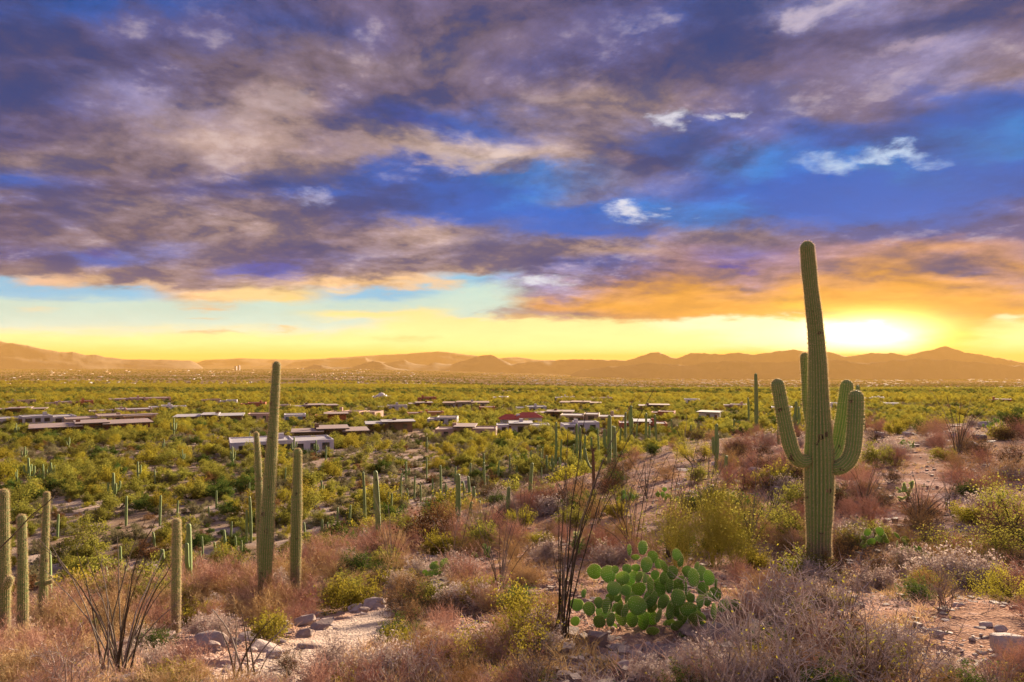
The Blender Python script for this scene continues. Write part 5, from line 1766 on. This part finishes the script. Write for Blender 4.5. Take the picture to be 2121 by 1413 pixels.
_g = np.random.default_rng(71)
CLEAR = [(735, 1300, 70), (660, 1350, 75), (690, 1325, 75), (800, 1275, 55), (900, 1225, 35), (1337, 1318, 60), (2030, 1330, 115), (520, 1350, 95), (410, 1350, 60), (470, 1390, 70), (600, 1390, 85), (350, 1395, 45), (1150, 1030, 30), (640, 1330, 50), (440, 1350, 40)]


def free(px, py, m=1.0):
    return all((px - a) ** 2 + ((py - b) * 1.6) ** 2 > (r * m) ** 2 for a, b, r in CLEAR)


def screen_pick(n, bias=1.5, x0=-60, x1=2190, hi=1470):
    out = []
    while len(out) < n:
        px = _g.uniform(x0, x1)
        ye = np.interp((px - CX) / F, _tk, _ye)
        py = ye + 4 + (hi - ye) * _g.uniform(0, 1) ** bias
        if free(px, py): out.append((px, py))
    return out


for px, py in screen_pick(680, 1.55):
    if 1140 < px < 1530 and 1170 < py < 1440: continue
    if 120 < px < 340 and py > 1380: continue
    b = ground(px, py)
    left = px < 700
    q = _g.random()
    if left: kd = 1 if q < .48 else (0 if q < .78 else (2 if q < .92 else 3))
    elif px < 1150: kd = 0 if q < .26 else (1 if q < .52 else (2 if q < .70 else (3 if q < .90 else 4)))
    else: kd = 0 if q < .27 else (1 if q < .50 else (2 if q < .62 else (3 if q < .87 else 4)))
    far_ = float(np.interp(b[1], [6, 10, 16, 30, 70], [.42, .55, .92, 1.35, 2.0]))
    if kd == 0: put("rosy_shrub", [("b", ROSY[int(_g.integers(0, 4))])], px, py, desc="rosy leafless twig shrub", sc=_g.uniform(.65, 1.15) * far_, sq=_g.uniform(1., 1.35), group="dry shrubs on the near slope")
    if kd == 1: put("straw_shrub", [("b", STRAWS[int(_g.integers(0, 3))])], px, py, desc="straw-coloured dry shrub", sc=_g.uniform(.7, 1.2) * far_, sq=_g.uniform(1., 1.35), group="dry shrubs on the near slope")
    if kd == 2: put("brittlebush", [("b", PALE[int(_g.integers(0, 3))])], px, py, desc="pale dry brittlebush", sc=_g.uniform(.7, 1.2) * far_, sq=_g.uniform(1., 1.35), group="dry shrubs on the near slope")
    if kd == 3: put("green_shrub", [("b", GREENB[int(_g.integers(0, 3))])], px, py, desc="small-leaved green shrub", sc=_g.uniform(.5, 1.0) * far_, sq=_g.uniform(1., 1.3), group="dry shrubs on the near slope")
    if kd == 4: put("dark_twig_shrub", [("b", DARKT[int(_g.integers(0, 2))])], px, py, desc="dark brown twiggy shrub", sc=_g.uniform(.6, 1.0) * far_, sq=_g.uniform(1., 1.3), group="dry shrubs on the near slope")


# ------------------------------------------------------------------ rocks
def rock_mesh(seed, flat=.6, n=15):
    g = np.random.default_rng(seed)
    bm = bmesh.new()
    P = unit(g.normal(0, 1, (n, 3))) * g.uniform(.8, 1.05, (n, 1))
    P = np.clip(P, -.72, .72) * np.array([.5, .38, .5 * flat]) / .72
    for v in P: bm.verts.new(v)
    r = bmesh.ops.convex_hull(bm, input=bm.verts)
    bmesh.ops.delete(bm, geom=[v for v in bm.verts if not v.link_faces], context='VERTS')
    bmesh.ops.bevel(bm, geom=list(bm.edges), offset=.03, segments=1, affect='EDGES')
    bmesh.ops.recalc_face_normals(bm, faces=bm.faces)
    me = bpy.data.meshes.new("rock")
    bm.to_mesh(me); bm.free()
    me.materials.append(MROCK)
    return me


BOULD = [rock_mesh(i, .85, 18) for i in range(4)]
SLAB = [rock_mesh(20 + i, .28, 14) for i in range(5)]
ROCKS = []


def rock(px, py, w_px, slab=False, label=None, sink=.3, dark=None):
    b = ground(px, py)
    s = w_px * b[1] / F
    me = (SLAB if slab else BOULD)[int(_g.integers(0, 4))]
    o = link("rock", me, None, (b[0], b[1], float(H(b[0], b[1])) + s * (.05 if slab else .14)), _g.uniform(-.5, .5))
    o.rotation_euler = (_g.normal(0, .10), _g.normal(0, .12), _g.uniform(-.6, .6))
    o.scale = (s, s * _g.uniform(.8, 1.2), s * _g.uniform(.55, .9))
    o["category"] = "rock"; o["group"] = "loose rocks on the near slope"
    if label: o["label"] = label
    else: ROCKS.append((o, "flat angular rock slab" if slab else "rough angular rock", px, py))
    return o


rock(434, 1345, 74, False, "dark rounded boulder left of the gravel path, largest on the slope")
rock(520, 1330, 66, True, "pinkish flat slab right of the dark rounded boulder")
rock(556, 1352, 80, True, "broad purplish slab lying below the tallest saguaro")
rock(640, 1345, 60, True, "squarish pale slab at the left edge of the gravel path")
rock(655, 1278, 64, True, "dark slab in shade under the round yellow-green bush")
rock(632, 1300, 44, False, "brown broken rock left of the gravel path")
rock(668, 1302, 50, True, "long pale slab along the gravel path's left edge")
rock(776, 1262, 46, False, "dark bluish boulder right under the round yellow-green bush")
rock(738, 1268, 32, False, "light round boulder, left of a pair beside the path")
rock(755, 1272, 24, False, "light round boulder, right of a pair beside the path")
rock(345, 1400, 52, False, "brown angular rock at the bottom edge beside the left ocotillo")
rock(2098, 1352, 76, False, "grey-brown outcrop rock at the right edge, lower corner")
rock(2040, 1395, 60, True, "flat pink slab at the bottom right corner")
rock(2000, 1408, 66, True, "flat pale slab left of the bottom right corner slab")
rock(1895, 1232, 40, False, "brown angular rock left of the bare rock sheet")
rock(1390, 1355, 110, True, "wide crumbling ledge under the big prickly pear's right side")
rock(1480, 1320, 150, True, "long pink ledge right of the big prickly pear")
rock(1600, 1330, 120, True, "long pink ledge half hidden by bare shrubs")
rock(690, 1168, 60, True, "long tilted slab right of the straight green saguaro")
rock(720, 1160, 44, True, "short slab at the end of the long tilted one")
rock(885, 1160, 46, True, "tilted brown slab above the gravel path's far end")
for k, (px, py, n, sx, sy) in enumerate([(500, 1370, 75, 150, 32), (700, 1290, 16, 90, 25), (2020, 1340, 56, 110, 70), (1990, 1390, 40, 90, 30), (1330, 1375, 45, 90, 30), (900, 1215, 16, 60, 25), (1950, 905, 34, 140, 26), (1480, 1005, 30, 160, 40), (1130, 1035, 20, 90, 16), (700, 1160, 12, 60, 12), (1650, 990, 12, 90, 30)]):
    for i in range(n):
        a, c = px + _g.normal(0, sx * .6), py + _g.normal(0, sy * .6)
        ye = np.interp((a - CX) / F, _tk, _ye)
        if c < ye + 6 or c > 1440 or a < -20 or a > 2140: continue
        dn = ground(a, c)[1]
        rock(a, c, 9 + 26 * _g.uniform(0, 1) ** 2, _g.random() < .68)

# ------------------------------------------------------------------ gravel, grass, litter: uncountable
def pebbles():
    g = np.random.default_rng(81)
    p = Pile()
    base, fc = box_vf(-.5, .5, -.5, .5, -.5, .5)
    n = 14000
    V = np.zeros((n, 8, 3))
    pts = screen_pick(n, 1.15, hi=1450)
    k = 0
    for px, py in pts:
        pass
    A = np.array(pts)
    t = (A[:, 0] - CX) / F
    d = depth_of(A)
    X, Y = t * d, d
    # more stones where the rock is bare
    s = np.exp(g.normal(-3.4, .5, n)) * (1 + .02 * d)
    V = base[None] * (s[:, None, None] * g.uniform(.5, 1.2, (n, 1, 3))) * (1 + g.normal(0, .18, (n, 8, 3)))
    th = g.uniform(0, 6.28, n)
    c, sn = np.cos(th)[:, None], np.sin(th)[:, None]
    x, y = V[..., 0] * c - V[..., 1] * sn, V[..., 0] * sn + V[..., 1] * c
    V = np.stack([x + X[:, None], y + Y[:, None], V[..., 2] * .7 + H(X, Y)[:, None] + .1 * s[:, None]], -1)
    Fq = (fc[None] + np.arange(n)[:, None, None] * 8).reshape(-1, 4)
    me = mesh_np("gravel", V.reshape(-1, 3), Fq, MROCK)
    tag(link("gravel", me), "loose gravel and broken stone over the near slope", "gravel", kind="stuff")


def depth_of(A):
    """distance to the ground for many places of the photograph at once"""
    t = (A[:, 0] - CX) / F
    s = -(A[:, 1] - HY) / F
    q = np.exp(np.linspace(math.log(3.5), math.log(110), 260))
    g = s[:, None] * q[None] - H(t[:, None] * q[None], np.broadcast_to(q, (len(t), len(q))), False)
    k = np.argmax(g < 0, axis=1)
    return np.where(k == 0, 3.5, q[k])


def tufts(name, n, blades, hgt, mat, seed, label, cat, bias, spread=.55, wid=.004, xr=(-60, 2190), clump=None):
    g = np.random.default_rng(seed)
    A = np.array(screen_pick(n, bias, xr[0], xr[1], 1480))
    d = depth_of(A)
    X, Y = (A[:, 0] - CX) / F * d, d
    if clump is not None:
        ok = fbm(X / 2.2, Y / 2.2, 3, seed) > clump
        X, Y, d = X[ok], Y[ok], d[ok]
    n = len(X)
    Z = H(X, Y)
    s = g.uniform(.55, 1.3, n) * (1 + .02 * d)
    C = np.repeat(np.stack([X, Y, Z - .02], -1), blades, 0) + np.concatenate([g.normal(0, .035, (n * blades, 2)), np.zeros((n * blades, 1))], 1) * np.repeat(s, blades)[:, None]
    D = np.concatenate([g.normal(0, spread, (n * blades, 2)), np.ones((n * blades, 1))], 1)
    D = unit(D)
    L = hgt * np.repeat(s, blades) * g.uniform(.5, 1.1, n * blades)
    S = unit(np.cross(D, g.normal(0, 1, D.shape))) * (wid * np.repeat(1 + .025 * d, blades))[:, None]
    mid = C + D * (L * .55)[:, None]
    tip = C + D * L[:, None] + np.concatenate([D[:, :2], -.35 * np.ones((len(D), 1))], 1) * (L * .25)[:, None]
    W = np.stack([C - S, C + S, mid + S * .7, mid - S * .7, tip], 1)
    m = len(W)
    i = np.arange(m)[:, None] * 5
    Fq = np.concatenate([i, i + 1, i + 2, i + 3], 1)
    Ft = np.concatenate([i + 3, i + 2, i + 4], 1)
    ti = np.repeat(np.repeat(g.uniform(0, 1, n), blades) * .6 + g.uniform(0, .4, m), 5)
    me = mesh_np(name, W.reshape(-1, 3), [Fq, Ft], mat, attrs={"tint": ti})
    tag(link(name, me), label, cat, kind="stuff")


pebbles()
tufts("dry_grass", 5200, 18, .18, MSTRAW, 91, "straw-yellow dry grass tufts between the shrubs", "grass", 1.35, .6, .0034, clump=-.05)
tufts("rosy_twig_litter", 3800, 14, .20, MROSY, 92, "fine rosy dry twigs covering the ground between shrubs", "ground cover", 1.3, .8, .0028, clump=-.1)
tufts("pale_twig_litter", 2200, 12, .15, MPALE, 93, "fine pale dry weeds covering the ground between shrubs", "ground cover", 1.2, .9, .0026, clump=-.05)
tufts("green_weeds", 700, 12, .09, MGREEN, 94, "small green weeds sprinkled over the near slope", "ground cover", 1.4, .9, .005)


# ------------------------------------------------------------------ telling look-alikes apart
ORD = ["closest", "second closest", "third closest", "fourth closest", "fifth closest", "sixth closest", "seventh closest", "eighth closest", "ninth closest", "tenth closest",
       "eleventh closest", "twelfth closest", "thirteenth closest", "fourteenth closest", "fifteenth closest", "sixteenth closest"]
TENS = ["", "", "twenty", "thirty", "forty", "fifty", "sixty", "seventy", "eighty", "ninety"]


def ordinal(i):
    if i < len(ORD): return ORD[i]
    i += 1
    small = ["", "first", "second", "third", "fourth", "fifth", "sixth", "seventh", "eighth", "ninth"]
    teen = {17: "seventeenth", 18: "eighteenth", 19: "nineteenth"}
    if i in teen: return teen[i] + " closest"
    t, u = divmod(i, 10)
    if u == 0: return {2: "twentieth", 3: "thirtieth", 4: "fortieth", 5: "fiftieth"}.get(t, "%dth" % i) + " closest"
    return TENS[t] + "-" + small[u] + " closest"


def tell_apart(items, marks, phr):
    """label each by its look and its rank beside the nearest landmark"""
    groups = {}
    for o, desc, px, py in items:
        best = min(marks, key=lambda k: math.hypot(px - marks[k][0], (py - marks[k][1]) * 1.5))
        mx, my = marks[best]
        dx, dy = px - mx, (py - my) * 1.5
        side = ("left of" if dx < 0 else "right of") if abs(dx) > abs(dy) else ("behind" if dy < 0 else "in front of")
        groups.setdefault((desc, best, side), []).append((math.hypot(dx, dy), o))
    for (desc, best, side), lst in groups.items():
        lst.sort(key=lambda a: a[0])
        for i, (_d, o) in enumerate(lst):
            o["label"] = f"{desc}, {ordinal(i)} {side} the {best}" if len(lst) > 1 else f"{desc}, the only one {side} the {best}"


tell_apart([(o, {0: "slender armless saguaro", 1: "small saguaro with few arms", 2: "small many-branched saguaro"}[k], px, yb) for o, k, px, yt, yb in SMALL],
           dict(LAND, **{"lavender valley house": (590, 935), "maroon valley house": (190, 895), "lone ridge ocotillo": (1985, 938)}), "")
for o, *_r in SMALL:
    o["category"] = "cactus"; o["group"] = "smaller saguaros on slope and valley floor"
tell_apart(NEAR, dict(LAND, **{"russet thorny bush": (892, 1128), "yellow cholla": (1196, 1150), "fanned ridge ocotillo": (1985, 938), "wide right-hand acacia": (2010, 1165)}), "")
tell_apart(ROCKS, dict(LAND, **{"dark rounded boulder": (434, 1345), "bottom right corner slab": (2040, 1395), "fanned ridge ocotillo": (1985, 938), "russet thorny bush": (892, 1128), "wide right-hand acacia": (2010, 1165)}), "")
tell_apart(VALLEY, {"short sturdy saguaro": (365, 1180), "tallest left saguaro": (556, 1040), "lavender valley house": (590, 940), "left-edge saguaros": (46, 1150),
                    "dead brown saguaro": (1229, 990), "maroon valley house": (190, 898), "straight green saguaro": (613, 1100), "pink garage house": (960, 907), "left saguaro": (60, 1000), "saguaro above the russet bush": (949, 1030)}, "")
tell_apart([(o, f"{w} low house on the plain", px, yb) for o, w, px, yb, lab in HOUSES if not lab],
           {"white domed church": (788, 827), "red tile roof": (1080, 885), "ochre-red valley house": (883, 870), "columned porch house": (235, 880), "lone tall ridge stem": (1567, 880), "maroon valley house": (190, 898)}, "")
